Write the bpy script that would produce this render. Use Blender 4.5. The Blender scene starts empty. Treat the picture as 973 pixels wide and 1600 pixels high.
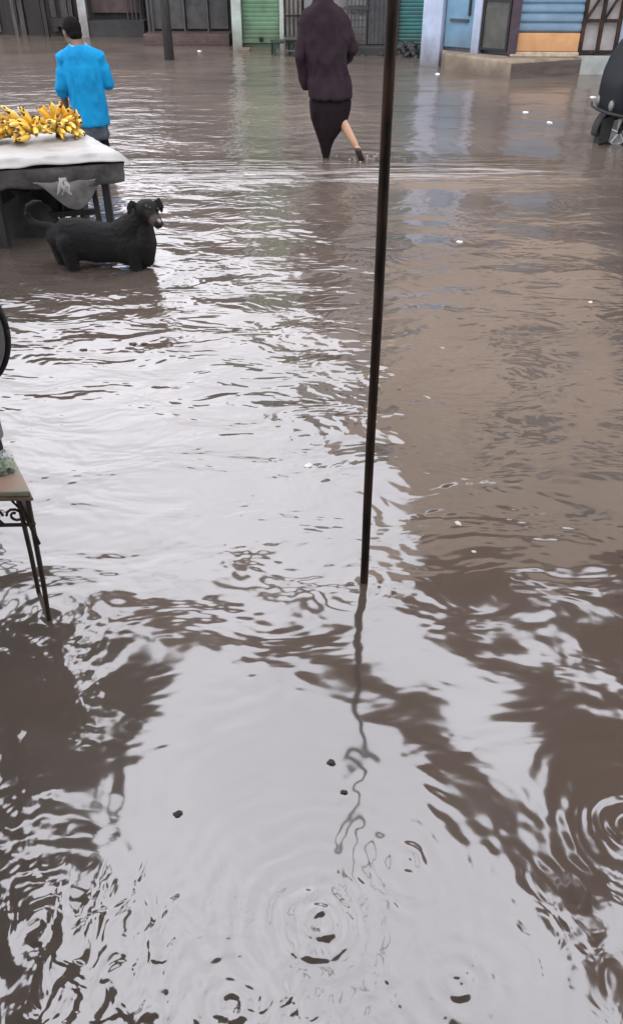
import bpy, bmesh, math, random
from mathutils import Vector, Matrix, noise
random.seed(7)
PI = math.pi
S = bpy.context.scene
COL = S.collection
# ------------------------------------------------------------------ survey of the place
H = 1.85                       # eye height above the flood water
K = H / 1.7
TH = math.radians(36); CT, ST = math.cos(TH), math.sin(TH); F = 1250.0
def ray(px, py):
    a = px - 486.5; b = 800 - py
    return Vector((a, b * ST + F * CT, b * CT - F * ST))
def P(px, py, z=0.0):          # point of a level plane
    r = ray(px, py); t = (z - H) / r.z
    return Vector((r.x * t, r.y * t, z))
def Q(px, py, Y):              # point of an upright plane
    r = ray(px, py); t = Y / r.y
    return Vector((r.x * t, Y, H + r.z * t))

# ------------------------------------------------------------------ helpers
class MB:
    def __init__(s): s.v = []; s.f = []
    def add(s, vs, fs):
        o = len(s.v); s.v += [tuple(v) for v in vs]; s.f += [tuple(i + o for i in f) for f in fs]; return s
    def box(s, x0, x1, y0, y1, z0, z1):
        vs = [(x, y, z) for z in (z0, z1) for y in (y0, y1) for x in (x0, x1)]
        return s.add(vs, [(0,2,3,1),(4,5,7,6),(0,1,5,4),(2,6,7,3),(0,4,6,2),(1,3,7,5)])
    def bar(s, a, b, w, d=None):
        return s.tube([a, b], [(w / 2 * 1.414, (d or w) / 2 * 1.414)] * 2, n=4, rot=PI / 4)
    def tube(s, pts, radii, n=10, rot=0.0, up=(0, 0, 1), rnd=False):
        pts = [Vector(p) for p in pts]
        rr = [r if isinstance(r, tuple) else (r, r) for r in radii]
        if rnd:                                   # rounded ends
            d0 = (pts[0] - pts[1]).normalized(); d1 = (pts[-1] - pts[-2]).normalized()
            def cap(p, d, r):
                m = min(r); return [(p + d * m * math.sin(t), (r[0] * math.cos(t), r[1] * math.cos(t))) for t in (0.5, 0.95, 1.35)]
            a = cap(pts[0], d0, rr[0])[::-1]; b = cap(pts[-1], d1, rr[-1])
            pts = [x[0] for x in a] + pts + [x[0] for x in b]; rr = [x[1] for x in a] + rr + [x[1] for x in b]
        vs = []; m = len(pts)
        for i, p in enumerate(pts):
            t = (pts[min(i + 1, m - 1)] - pts[max(i - 1, 0)]).normalized()
            u = Vector(up)
            if abs(t.dot(u)) > 0.95: u = Vector((0, 1, 0)) if abs(t.y) < 0.9 else Vector((1, 0, 0))
            sx = t.cross(u).normalized(); sy = sx.cross(t).normalized()
            for k in range(n):
                a = 2 * PI * k / n + rot
                vs.append(p + sx * math.cos(a) * rr[i][0] + sy * math.sin(a) * rr[i][1])
        fs = []
        for i in range(m - 1):
            for k in range(n):
                fs.append((i * n + k, i * n + (k + 1) % n, (i + 1) * n + (k + 1) % n, (i + 1) * n + k))
        fs.append(tuple(range(n))[::-1]); fs.append(tuple((m - 1) * n + k for k in range(n)))
        return s.add(vs, fs)
    def ell(s, c, r, n=14, m=10, M=None):
        vs = []; fs = []
        for i in range(m + 1):
            t = PI * i / m
            for k in range(n):
                a = 2 * PI * k / n
                v = Vector((r[0] * math.sin(t) * math.cos(a), r[1] * math.sin(t) * math.sin(a), r[2] * math.cos(t)))
                if M: v = M @ v
                vs.append(v + Vector(c))
        for i in range(m):
            for k in range(n):
                fs.append((i * n + k, (i + 1) * n + k, (i + 1) * n + (k + 1) % n, i * n + (k + 1) % n))
        return s.add(vs, fs)
    def loft(s, rings, n=24, fold=0.0, nf=7, seed=0.0):
        """rings: (cx, cy, z, rx, ry); closed"""
        vs = []; fs = []
        for (cx, cy, z, rx, ry) in rings:
            for k in range(n):
                a = 2 * PI * k / n
                w = 1 + fold * (math.sin(nf * a + seed + 3 * z) + .6 * math.sin((nf + 4) * a - 2 * z + seed))
                vs.append((cx + rx * w * math.cos(a), cy + ry * w * math.sin(a), z))
        m = len(rings)
        for i in range(m - 1):
            for k in range(n):
                fs.append((i * n + k, i * n + (k + 1) % n, (i + 1) * n + (k + 1) % n, (i + 1) * n + k))
        fs.append(tuple(range(n))[::-1]); fs.append(tuple((m - 1) * n + k for k in range(n)))
        return s.add(vs, fs)
    def lathe(s, prof, n=20, M=None):
        vs = []; fs = []
        for (r, z) in prof:
            for k in range(n):
                a = 2 * PI * k / n; v = Vector((r * math.cos(a), r * math.sin(a), z))
                vs.append(M @ v if M else v)
        m = len(prof)
        for i in range(m - 1):
            for k in range(n):
                fs.append((i * n + k, i * n + (k + 1) % n, (i + 1) * n + (k + 1) % n, (i + 1) * n + k))
        fs.append(tuple(range(n))[::-1]); fs.append(tuple((m - 1) * n + k for k in range(n)))
        return s.add(vs, fs)
    def build(s, name, m=None, parent=None, smooth=False, bevel=0.0, voxel=0.0, sm=4, loc=None):
        me = bpy.data.meshes.new(name); me.from_pydata(s.v, [], s.f); me.update()
        bm = bmesh.new(); bm.from_mesh(me); bmesh.ops.recalc_face_normals(bm, faces=bm.faces); bm.to_mesh(me); bm.free()
        o = bpy.data.objects.new(name, me); COL.objects.link(o)
        if voxel or bevel:
            if voxel:
                r = o.modifiers.new('r', 'REMESH'); r.mode = 'VOXEL'; r.voxel_size = voxel
                q = o.modifiers.new('s', 'SMOOTH'); q.iterations = sm; q.factor = .5
            else:
                b = o.modifiers.new('b', 'BEVEL'); b.width = bevel; b.segments = 2; b.limit_method = 'ANGLE'
            dg = bpy.context.evaluated_depsgraph_get(); dg.update()
            m2 = bpy.data.meshes.new_from_object(o.evaluated_get(dg)); o.modifiers.clear()
            o.data = m2; bpy.data.meshes.remove(me); me = m2; me.name = name
        if smooth or voxel:
            me.polygons.foreach_set('use_smooth', [True] * len(me.polygons))
        if m: me.materials.append(m)
        if parent: o.parent = parent
        if loc is not None: o.location = loc
        return o
def tag(o, label=None, cat=None, group=None, kind=None):
    if label: o['label'] = label
    if cat: o['category'] = cat
    if group: o['group'] = group
    if kind: o['kind'] = kind
    return o
def empty(name, loc=(0, 0, 0), rz=0.0, label=None, cat=None, group=None):
    o = bpy.data.objects.new(name, None); COL.objects.link(o); o.location = loc; o.rotation_euler = (0, 0, rz)
    o.empty_display_size = .2
    return tag(o, label, cat, group)
def copy_tree(o, parent=None):
    c = o.copy(); COL.objects.link(c); c.parent = parent
    for ch in list(o.children): copy_tree(ch, c)
    return c

# ------------------------------------------------------------------ materials
def srgb(r, g, b):
    f = lambda c: ((c / 255 + .055) / 1.055) ** 2.4 if c / 255 > .04045 else c / 255 / 12.92
    return (f(r), f(g), f(b), 1)
def mat(name, col, rough=.7, var=.25, scale=8, bump=.0, metal=0.0, col2=None, stretch=(1, 1, 1), bscale=None, spec=.5, thr=(.35, .7)):
    m = bpy.data.materials.new(name); m.use_nodes = True; nt = m.node_tree; N = nt.nodes; L = nt.links
    bs = N['Principled BSDF']; bs.inputs['Roughness'].default_value = rough; bs.inputs['Metallic'].default_value = metal
    bs.inputs['Specular IOR Level'].default_value = spec
    tc = N.new('ShaderNodeTexCoord'); mp = N.new('ShaderNodeMapping'); mp.inputs['Scale'].default_value = stretch
    L.new(tc.outputs['Object'], mp.inputs[0])
    nz = N.new('ShaderNodeTexNoise'); nz.inputs['Scale'].default_value = scale; nz.inputs['Detail'].default_value = 6; nz.inputs['Roughness'].default_value = .62
    L.new(mp.outputs[0], nz.inputs[0])
    rp = N.new('ShaderNodeMapRange'); rp.inputs[1].default_value = thr[0]; rp.inputs[2].default_value = thr[1]
    L.new(nz.outputs[0], rp.inputs[0])
    mx = N.new('ShaderNodeMix'); mx.data_type = 'RGBA'
    c = tuple(col[:3]) + (1,)
    c2 = tuple(col2[:3]) + (1,) if col2 else tuple(max(0, x * (1 - 2 * var)) for x in col[:3]) + (1,)
    mx.inputs[6].default_value = c; mx.inputs[7].default_value = c2
    L.new(rp.outputs[0], mx.inputs[0]); L.new(mx.outputs[2], bs.inputs['Base Color'])
    if bump:
        b = N.new('ShaderNodeBump'); b.inputs['Strength'].default_value = 1; b.inputs['Distance'].default_value = bump
        n2 = N.new('ShaderNodeTexNoise'); n2.inputs['Scale'].default_value = bscale or scale * 3; n2.inputs['Detail'].default_value = 5
        L.new(mp.outputs[0], n2.inputs[0]); L.new(n2.outputs[0], b.inputs['Height']); L.new(b.outputs[0], bs.inputs['Normal'])
    return m
M = {}
M['iron'] = mat('rusty_iron', (.011, .008, .006), .65, .3, 22, .0012, .0, col2=(.055, .028, .016), thr=(.42, .66), stretch=(1, 1, .25), spec=.2)
M['darkwood'] = mat('dark_wood', (.018, .015, .0135), .7, .35, 6, .002, stretch=(6, 6, .6))
M['greywood'] = mat('grey_wood', (.075, .068, .066), .8, .35, 5, .002, stretch=(6, 6, .5))
M['darkpaint'] = mat('dark_metal_paint', (.045, .045, .046), .5, .35, 5, .001)
M['maroon'] = mat('maroon_paint', (.075, .045, .042), .6, .3, 7, .001)
M['palepost'] = mat('pale_green_paint', (.36, .41, .37), .6, .2, 5, .001)
M['green'] = mat('green_paint', (.095, .19, .105), .5, .2, 4, .001, col2=(.055, .12, .065))
M['teal'] = mat('teal_paint', (.03, .17, .16), .5, .25, 3, .001, col2=(.03, .09, .09))
M['greywall'] = mat('grey_plaster', (.17, .165, .165), .85, .25, 3, .002)
M['darkwall'] = mat('dark_plaster', (.035, .034, .036), .85, .3, 3, .002)
M['whitish'] = mat('whitish_paint', (.34, .34, .335), .7, .2, 6, .001)
M['bluewall'] = mat('pale_blue_wall', (.33, .39, .51), .8, .12, 3, .002, col2=(.25, .29, .37))
M['bluedoor'] = mat('blue_door_paint', (.11, .225, .33), .5, .15, 4, .001)
M['shutter'] = mat('blue_shutter_paint', (.155, .25, .345), .45, .15, 4, .0008, col2=(.11, .185, .26))
M['orange'] = mat('orange_board', (.52, .275, .12), .7, .12, 4, .001)
M['concrete'] = mat('stained_concrete', (.26, .21, .155), .9, .25, 3, .003, col2=(.11, .085, .065))
M['tallwall'] = mat('weathered_brown_wall', (.42, .33, .255), .9, .25, .8, .003, col2=(.29, .23, .18))
M['glass'] = mat('window_glass', (.03, .035, .04), .08, .2, 2)
M['tin'] = mat('roof_tin', (.13, .12, .12), .5, .3, 3, .002, .4)
M['tarp'] = mat('dark_tarpaulin', (.035, .036, .040), .6, .3, 4, .003)
M['sheet'] = mat('plastic_sheet', (.43, .43, .415), .45, .1, 3, .006, col2=(.30, .28, .265), bscale=7)
M['apron'] = mat('grey_sacking', (.13, .125, .118), .8, .3, 9, .003)
M['sling'] = mat('grey_sling_cloth', (.27, .26, .25), .7, .25, 8, .003)
M['tablewood'] = mat('wet_wood', (.025, .022, .021), .5, .3, 7, .002, stretch=(5, 5, .6))
M['banana'] = mat('banana_peel', (.80, .51, .075), .6, .2, 16, .0, col2=(.34, .16, .02), thr=(.56, .80))
M['bananagreen'] = mat('banana_peel_pale', (.82, .65, .21), .55, .2, 16, .0, col2=(.36, .28, .05), thr=(.5, .75))
M['stalk'] = mat('banana_stalk', (.10, .045, .025), .8, .3, 14)
M['skin'] = mat('brown_skin', (.13, .070, .045), .55, .12, 10)
M['skin2'] = mat('tan_skin', (.42, .24, .15), .5, .1, 10)
M['hair'] = mat('black_hair', (.007, .006, .006), .8, .3, 40, .006, bscale=70, spec=.1)
M['blueshirt'] = mat('bright_blue_cloth', (.006, .215, .44), .85, .12, 5, .012, col2=(.004, .10, .24), bscale=6, spec=.15, thr=(.45, .75))
M['collar'] = mat('faded_blue_cloth', (.18, .34, .38), .8, .2, 9, .002)
M['check'] = mat('dark_check_cloth', (.055, .065, .085), .85, .35, 10, .006, col2=(.018, .02, .026), bscale=9)
M['black'] = mat('black_cloth', (.007, .007, .009), .85, .3, 7, .006, bscale=9, spec=.1)
M['tunic'] = mat('plum_brown_cloth', (.026, .0165, .021), .9, .2, 4, .012, col2=(.017, .011, .016), bscale=6, spec=.12)
M['skirt'] = mat('dark_brown_cloth', (.017, .011, .0135), .9, .3, 5, .012, bscale=7, spec=.1)
M['eye'] = mat('dark_eye', (.01, .008, .007), .15, .1, 5)
M['sandal'] = mat('dark_sandal', (.03, .018, .012), .6, .2, 9)
M['rick'] = mat('dark_blue_enamel', (.0045, .006, .010), .5, .2, 4, spec=.2)
M['rubber'] = mat('black_rubber', (.012, .012, .012), .7, .3, 20)
M['chrome'] = mat('bright_metal', (.62, .62, .61), .35, .15, 12, 0, .15)
M['lamp'] = mat('lamp_lens', (.16, .16, .155), .25, .15, 12)
M['canvas'] = mat('black_canvas', (.02, .02, .021), .8, .3, 5, .003)
M['disc'] = mat('grey_disc_face', (.27, .265, .262), .45, .06, 3)
M['stand'] = mat('grey_stand_paint', (.20, .20, .20), .5, .2, 6)
M['tabletop'] = mat('faded_print', (.38, .25, .19), .5, .2, 7, .0008, col2=(.30, .31, .22), thr=(.46, .56))
M['ply'] = mat('worn_board_edge', (.27, .19, .12), .7, .3, 12, .001)
M['rag'] = mat('crumpled_white_plastic', (.62, .64, .60), .4, .1, 14, .004)
M['greenbag'] = mat('pale_green_plastic', (.27, .32, .23), .4, .2, 14, .004)
M['litter'] = mat('white_litter', (.78, .77, .74), .4, .1, 20)
M['browndebris'] = mat('brown_debris', (.06, .04, .03), .7, .3, 20)
M['rubbish'] = mat('black_rubbish', (.018, .02, .02), .6, .4, 10, .01)
M['stool'] = mat('dark_green_plastic', (.012, .035, .025), .4, .3, 9)
M['leaf'] = mat('leaf', (.045, .075, .022), .6, .3, 2, col2=(.08, .10, .03))
M['bark'] = mat('bark', (.09, .07, .05), .9, .3, 8, .01)

def translucent(m, col, f):
    nt = m.node_tree; N = nt.nodes; L = nt.links
    tr = N.new('ShaderNodeBsdfTranslucent'); tr.inputs[0].default_value = col; mxs = N.new('ShaderNodeMixShader'); mxs.inputs[0].default_value = f
    L.new(N['Principled BSDF'].outputs[0], mxs.inputs[1]); L.new(tr.outputs[0], mxs.inputs[2]); L.new(mxs.outputs[0], N['Material Output'].inputs[0]); return m
M['browntarp'] = translucent(mat('brown_tarpaulin', (.16, .12, .09), .8, .25, 3, .003), (.42, .335, .285, 1), .64)
def grime(m, z0, z1, col=(.07, .055, .042, 1), amt=.8):
    nt = m.node_tree; N = nt.nodes; L = nt.links; bs = N['Principled BSDF']; prev = bs.inputs['Base Color'].links[0].from_socket
    tc = N.new('ShaderNodeTexCoord'); sp = N.new('ShaderNodeSeparateXYZ'); L.new(tc.outputs['Object'], sp.inputs[0])
    mp = N.new('ShaderNodeMapping'); mp.inputs['Scale'].default_value = (1, 1, .35); L.new(tc.outputs['Object'], mp.inputs[0])
    nz = N.new('ShaderNodeTexNoise'); nz.inputs['Scale'].default_value = 5; nz.inputs['Detail'].default_value = 7; nz.inputs['Roughness'].default_value = .7; L.new(mp.outputs[0], nz.inputs[0])
    ad = N.new('ShaderNodeMath'); ad.operation = 'MULTIPLY_ADD'; ad.inputs[1].default_value = 1.1 * (z1 - z0); L.new(nz.outputs[0], ad.inputs[0]); L.new(sp.outputs[2], ad.inputs[2])
    mr = N.new('ShaderNodeMapRange'); mr.inputs[1].default_value = z0 + .55 * (z1 - z0); mr.inputs[2].default_value = z1 + .55 * (z1 - z0); mr.inputs[3].default_value = amt; mr.inputs[4].default_value = 0; L.new(ad.outputs[0], mr.inputs[0])
    mx = N.new('ShaderNodeMix'); mx.data_type = 'RGBA'; mx.inputs[7].default_value = col
    L.new(mr.outputs[0], mx.inputs[0]); L.new(prev, mx.inputs[6]); L.new(mx.outputs[2], bs.inputs['Base Color'])
for k_, z0, z1, a_ in (('bluewall', .05, .55, .75), ('bluedoor', .25, .6, .5), ('shutter', .45, .9, .35), ('green', .0, .5, .6), ('teal', .0, .45, .6), ('palepost', .0, .5, .7), ('concrete', -.02, .22, .7), ('orange', .25, .5, .3), ('whitish', .1, .6, .6), ('darkpaint', .1, .5, .5), ('greywood', 0, .6, .5)):
    grime(M[k_], z0, z1, amt=a_)
# dog coat: black brown body, paler muzzle and brows
def dog_mat():
    m = mat('dog_coat', (.0125, .0115, .0115), .7, .25, 9, .006, col2=(.0065, .006, .006), bscale=45, spec=.22)
    nt = m.node_tree; N = nt.nodes; L = nt.links; bs = N['Principled BSDF']
    tc = N.new('ShaderNodeTexCoord'); prev = bs.inputs['Base Color'].links[0].from_socket
    nz = N.new('ShaderNodeTexNoise'); nz.inputs['Scale'].default_value = 40; L.new(tc.outputs['Object'], nz.inputs[0])
    for (c, r, colr, soft) in DOGSPOTS:
        d = N.new('ShaderNodeVectorMath'); d.operation = 'DISTANCE'; d.inputs[1].default_value = c; L.new(tc.outputs['Object'], d.inputs[0])
        ad = N.new('ShaderNodeMath'); ad.operation = 'MULTIPLY_ADD'; ad.inputs[1].default_value = soft; L.new(nz.outputs[0], ad.inputs[0]); L.new(d.outputs['Value'], ad.inputs[2])
        mr = N.new('ShaderNodeMapRange'); mr.inputs[1].default_value = r + soft * .5 + .006; mr.inputs[2].default_value = r + soft * .5 - .006; L.new(ad.outputs[0], mr.inputs[0])
        mx = N.new('ShaderNodeMix'); mx.data_type = 'RGBA'; mx.inputs[7].default_value = colr
        L.new(mr.outputs[0], mx.inputs[0]); L.new(prev, mx.inputs[6]); prev = mx.outputs[2]
    L.new(prev, bs.inputs['Base Color'])
    return m

# ------------------------------------------------------------------ camera
cd = bpy.data.cameras.new('camera'); cam = bpy.data.objects.new('camera', cd); COL.objects.link(cam)
cam.location = (0, 0, H); cam.rotation_euler = (PI / 2 - TH, 0, 0)
cd.sensor_fit = 'VERTICAL'; cd.sensor_height = 24; cd.lens = 24 * F / 1600; cd.clip_end = 1000; cd.clip_start = .02
S.camera = cam

# ------------------------------------------------------------------ world and light
SUN_EL, SUN_AZ = 58, 200
w = bpy.data.worlds.new('World'); S.world = w; w.use_nodes = True
nt = w.node_tree; N = nt.nodes; L = nt.links
bg = N['Background']; bg.inputs['Strength'].default_value = .145
sky = N.new('ShaderNodeTexSky'); sky.sky_type = 'NISHITA'; sky.sun_disc = False
sky.sun_elevation = math.radians(SUN_EL); sky.sun_rotation = math.radians(SUN_AZ); sky.dust_density = 4
tc = N.new('ShaderNodeTexCoord')
nz = N.new('ShaderNodeTexNoise'); nz.inputs['Scale'].default_value = 2.2; nz.inputs['Detail'].default_value = 5
L.new(tc.outputs['Generated'], nz.inputs[0])
cr = N.new('ShaderNodeMapRange'); cr.inputs[1].default_value = .3; cr.inputs[2].default_value = .7; cr.inputs[3].default_value = .84; cr.inputs[4].default_value = 1.12
L.new(nz.outputs[0], cr.inputs[0])
sx_ = N.new('ShaderNodeSeparateXYZ'); L.new(tc.outputs['Generated'], sx_.inputs[0])
lo = N.new('ShaderNodeMapRange'); lo.inputs[1].default_value = .25; lo.inputs[2].default_value = .85; lo.inputs[3].default_value = 1.25; lo.inputs[4].default_value = 1.08
L.new(sx_.outputs[2], lo.inputs[0]); mu = N.new('ShaderNodeMath'); mu.operation = 'MULTIPLY'; L.new(lo.outputs[0], mu.inputs[0]); L.new(cr.outputs[0], mu.inputs[1])
cl = N.new('ShaderNodeVectorMath'); cl.operation = 'SCALE'; cl.inputs[0].default_value = (12.7, 12.7, 13.7); L.new(mu.outputs[0], cl.inputs[3])
mx = N.new('ShaderNodeMix'); mx.data_type = 'RGBA'; mx.inputs[0].default_value = .88
L.new(sky.outputs[0], mx.inputs[6]); L.new(cl.outputs[0], mx.inputs[7]); L.new(mx.outputs[2], bg.inputs[0])
sd = bpy.data.lights.new('sun', 'SUN'); sd.energy = .8; sd.angle = math.radians(25); sd.color = (1, .97, .93)
so = bpy.data.objects.new('sun', sd); COL.objects.link(so); so.rotation_euler = (math.radians(90 - SUN_EL), 0, math.radians(180 - SUN_AZ))
S.view_settings.view_transform = 'Standard'; S.view_settings.look = 'None'; S.view_settings.exposure = .36; S.view_settings.gamma = 1
S.cycles.max_bounces = 6; S.cycles.use_denoising = True

# ------------------------------------------------------------------ flood water and ground
def water_mat():
    m = bpy.data.materials.new('muddy_water'); m.use_nodes = True; nt = m.node_tree; N = nt.nodes; L = nt.links
    bs = N['Principled BSDF']; bs.inputs['Roughness'].default_value = .035
    bs.inputs['IOR'].default_value = 2.6
    ge = N.new('ShaderNodeNewGeometry'); sp = N.new('ShaderNodeSeparateXYZ'); L.new(ge.outputs['Position'], sp.inputs[0])
    def math_(op, a, b=None, c=None):
        n = N.new('ShaderNodeMath'); n.operation = op
        for i, v in enumerate((a, b, c)):
            if v is None: continue
            if isinstance(v, (int, float)): n.inputs[i].default_value = v
            else: L.new(v, n.inputs[i])
        return n.outputs[0]
    def rng(v, a, b, c, d, smooth=True):
        n = N.new('ShaderNodeMapRange'); n.inputs[1].default_value = a; n.inputs[2].default_value = b; n.inputs[3].default_value = c; n.inputs[4].default_value = d
        if smooth: n.interpolation_type = 'SMOOTHSTEP'
        L.new(v, n.inputs[0]); return n.outputs[0]
    def noise_(sc, stretch, det=2, rough=.5, off=(0, 0, 0), dist=0):
        mp = N.new('ShaderNodeMapping'); mp.inputs['Scale'].default_value = stretch; mp.inputs['Location'].default_value = off; L.new(ge.outputs['Position'], mp.inputs[0])
        n = N.new('ShaderNodeTexNoise'); n.inputs['Scale'].default_value = sc; n.inputs['Detail'].default_value = det; n.inputs['Roughness'].default_value = rough; n.inputs['Distortion'].default_value = dist
        L.new(mp.outputs[0], n.inputs[0]); return n.outputs[0]
    X, Y = sp.outputs[0], sp.outputs[1]
    L.new(rng(Y, 2, 13, .065, .19), bs.inputs['Roughness'])
    # silt colour drifts
    c1 = noise_(.5, (1, 1, 1), 4); mx = N.new('ShaderNodeMix'); mx.data_type = 'RGBA'
    mx.inputs[6].default_value = (.138, .108, .087, 1); mx.inputs[7].default_value = (.098, .080, .066, 1)
    L.new(rng(c1, .35, .65, 0, 1), mx.inputs[0]); L.new(mx.outputs[2], bs.inputs['Base Color'])
    # waves
    chop = math_('MULTIPLY', noise_(3.2, (.75, 1.25, 1), 3, .55, dist=.4), math_('MULTIPLY', rng(Y, 1.5, 3.6, .10, 1), rng(X, -.2, 1.4, 1, .40)))
    swell = math_('MULTIPLY', noise_(1.1, (.8, 1.2, 1), 1, .4, (3.1, 1.7, 0)), rng(Y, 1.2, 4.0, .45, 1))
    near = math_('MULTIPLY', noise_(2.6, (.8, 1, 1), 2, .6, (5.3, 2.2, 0), .8), rng(Y, 1.4, 3.0, 1, .2))
    h = math_('MULTIPLY', chop, .040)
    h = math_('MULTIPLY_ADD', swell, .05, h)
    h = math_('MULTIPLY_ADD', near, .0075, h)
    # disturbed shallows nearest the step
    fm = math_('MULTIPLY', math_('MULTIPLY', rng(Y, 1.15, .90, 0, 1), rng(X, .15, .42, 1, .18)), rng(noise_(2.6, (1, 1, 1), 1), .36, .56, .12, 1))
    h = math_('MULTIPLY_ADD', math_('MULTIPLY', noise_(15, (1, .8, 1), 2, .5, dist=.8), fm), .0075, h)
    lm = math_('MULTIPLY', rng(X, -.55, -.75, 0, 1), rng(Y, 2.2, 1.7, 0, 1))
    h = math_('MULTIPLY_ADD', math_('MULTIPLY', noise_(11, (1, .8, 1), 2), lm), .0058, h)
    # wake dragged across the street by the wader
    wk = math_('EXPONENT', math_('MULTIPLY', math_('POWER', math_('DIVIDE', math_('SUBTRACT', Y, 8.15), .42), 2), -1))
    wk = math_('MULTIPLY', wk, math_('MULTIPLY', rng(X, -1.9, -.6, .25, 1), rng(X, 1.6, 2.9, 1, .1)))
    h = math_('MULTIPLY_ADD', math_('MULTIPLY', noise_(1.3, (.7, 4.2, 1), 3, .6), wk), .19, h)
    # rings
    for (c, k, amp, fall) in RINGS:
        d = N.new('ShaderNodeVectorMath'); d.operation = 'DISTANCE'; d.inputs[1].default_value = (c[0], c[1], 0)
        wob = N.new('ShaderNodeVectorMath'); wob.operation = 'SCALE'; wob.inputs[3].default_value = 1; L.new(ge.outputs['Position'], wob.inputs[0])
        L.new(wob.outputs[0], d.inputs[0])
        dd = math_('MULTIPLY_ADD', noise_(6, (1, 1, 1), 2), .09, d.outputs['Value'])
        wv = math_('SINE', math_('MULTIPLY', dd, k)); ev = math_('EXPONENT', math_('MULTIPLY', d.outputs['Value'], -fall))
        h = math_('MULTIPLY_ADD', math_('MULTIPLY', wv, ev), amp, h)
    b = N.new('ShaderNodeBump'); b.inputs['Strength'].default_value = 1; b.inputs['Distance'].default_value = 1; L.new(h, b.inputs['Height']); L.new(b.outputs[0], bs.inputs['Normal'])
    return m
foot_w = P(563, 246)
RINGS = [(P(500, 1440), 120, .0015, 7), (P(640, 1345), 110, .0008, 9), (foot_w, 22, .010, 1.6), (P(165, 418), 26, .006, 1.6),
         (P(990, 1290), 95, .0011, 8), (P(568, 908), 95, .0007, 8), (P(75, 965), 80, .0011, 6), (P(360, 1570), 130, .0012, 8),
         (P(60, 1470), 75, .0018, 6), (P(230, 1600), 110, .0012, 7), (P(720, 1540), 120, .0008, 9)]
M['water'] = water_mat()
mb = MB(); NX, NY = 60, 60
mb.add([(-150, -90, 0), (150, -90, 0), (150, 150, 0), (-150, 150, 0)], [(0, 1, 2, 3)])
tag(mb.build('flood_water', M['water']), kind='structure')
M['mud'] = mat('wet_mud', (.075, .064, .055), .75, .3, 6, .004, col2=(.045, .038, .034), spec=.3)
SHOALS = []
def ground_h(x, y): return -.30
mb = MB(); mb.add([(-150, -90, -.3), (150, -90, -.3), (150, 150, -.3), (-150, 150, -.3)], [(0, 1, 2, 3)])
tag(mb.build('ground', M['mud']), kind='structure')

# ------------------------------------------------------------------ shop row
def hit(px, A, rz, py=60):
    r = ray(px, py); d = Vector((math.cos(rz), math.sin(rz))); rr = Vector((r.x, r.y))
    # A + u d = t rr
    det = d.x * -rr.y + rr.x * d.y
    return (-A[0] * -rr.y + -A[1] * rr.x * 1.0) / det if False else ((-A[0]) * (-rr.y) - (-rr.x) * (-A[1])) / (d.x * (-rr.y) - (-rr.x) * d.y)
class Front:
    """a shop front: local x runs along it, y goes into it"""
    def __init__(s, name, label, cat, A, rz):
        s.A = A; s.rz = rz; s.e = empty(name, (A[0], A[1], 0), rz, label, cat)
    def u(s, px): return hit(px, s.A, s.rz)
    def z(s, px, py):
        u = s.u(px); Yw = s.A[1] + u * math.sin(s.rz); return Q(px, py, Yw).z
    def box(s, name, m, x0, x1, y0, y1, z0, z1, bevel=0, parent=None):
        return MB().box(x0, x1, y0, y1, z0, z1).build(name, m, parent or s.e, bevel=bevel)
def roller(x0, x1, z0, z1, y, pitch=.08, amp=.014):
    mb = MB(); n = int((z1 - z0) / pitch) * 4; vs = []; fs = []
    for i in range(n + 1):
        zz = z0 + (z1 - z0) * i / n; q = (i % 4); off = (0, amp, amp * 1.1, amp)[q]
        vs += [(x0, y - off, zz), (x1, y - off, zz), (x1, y + .03, zz), (x0, y + .03, zz)]
    for i in range(n):
        for k in range(4): fs.append((i * 4 + k, i * 4 + (k + 1) % 4, i * 4 + 4 + (k + 1) % 4, i * 4 + 4 + k))
    fs += [(3, 2, 1, 0), tuple(n * 4 + k for k in range(4))]
    return mb.add(vs, fs)

# wooden stall, far left
Yb = 18.6 * K
st = Front('wooden_stall', 'dark grey plank stall with uneven vertical boards, behind the man in blue', 'stall', (-8.2 * K, Yb), 0)
st.box('wall', M['darkwood'], 0, st.u(228), .12, 3, -.3, 3.0)
plank = None
mbp = MB(); x = .02; i = 0
ue = st.u(128)
while x < ue - .1:
    wd = random.uniform(.07, .16); z0 = random.uniform(.22, .42) if random.random() < .45 else random.uniform(-.05, .12)
    if random.random() < .62: mbp.box(x, x + wd, .03 + random.uniform(0, .05), .10, z0, 2.7 + random.uniform(0, .2))
    x += wd + random.uniform(.02, .12)
mbp.build('plank_front', M['greywood'], st.e, bevel=.004)
st.box('door', M['darkwood'], st.u(48), st.u(72), -.04, .02, -.2, 2.1, .004)
st.box('counter', M['darkwood'], st.u(88), st.u(128), -.22, .02, .18, .34, .006)
mb = MB(); 
for px in (36, 82, 100, 140): mb.bar((st.u(px), -.3, -.3), (st.u(px), -.3, 2.6), .07)
for k, px in enumerate((36, 82, 141)): MB().bar((st.u(px), -.3, -.3), (st.u(px), -.3, 2.62), (.07, .08, .17)[k]).build('post', (M['greywood'], M['darkwood'], M['whitish'])[k], st.e)
MB().box(-.3, st.u(228) + .1, -1.0, 3.2, 2.66, 2.70).build('roof', M['tin'], st.e)
# closed brown stall front beside it
st.box('shutter_board', M['maroon'], st.u(150), st.u(222), .02, .10, .42, 2.5, .004)
st.box('plinth', M['darkwall'], st.u(128), st.u(232), -.35, .10, -.3, .30, .01)
mb = MB()
for px in (205, 212, 218, 225): mb.bar((st.u(px), -.06, .3), (st.u(px), -.06, 2.5), .025)
mb.build('window_bars', M['greywood'], st.e)

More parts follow.
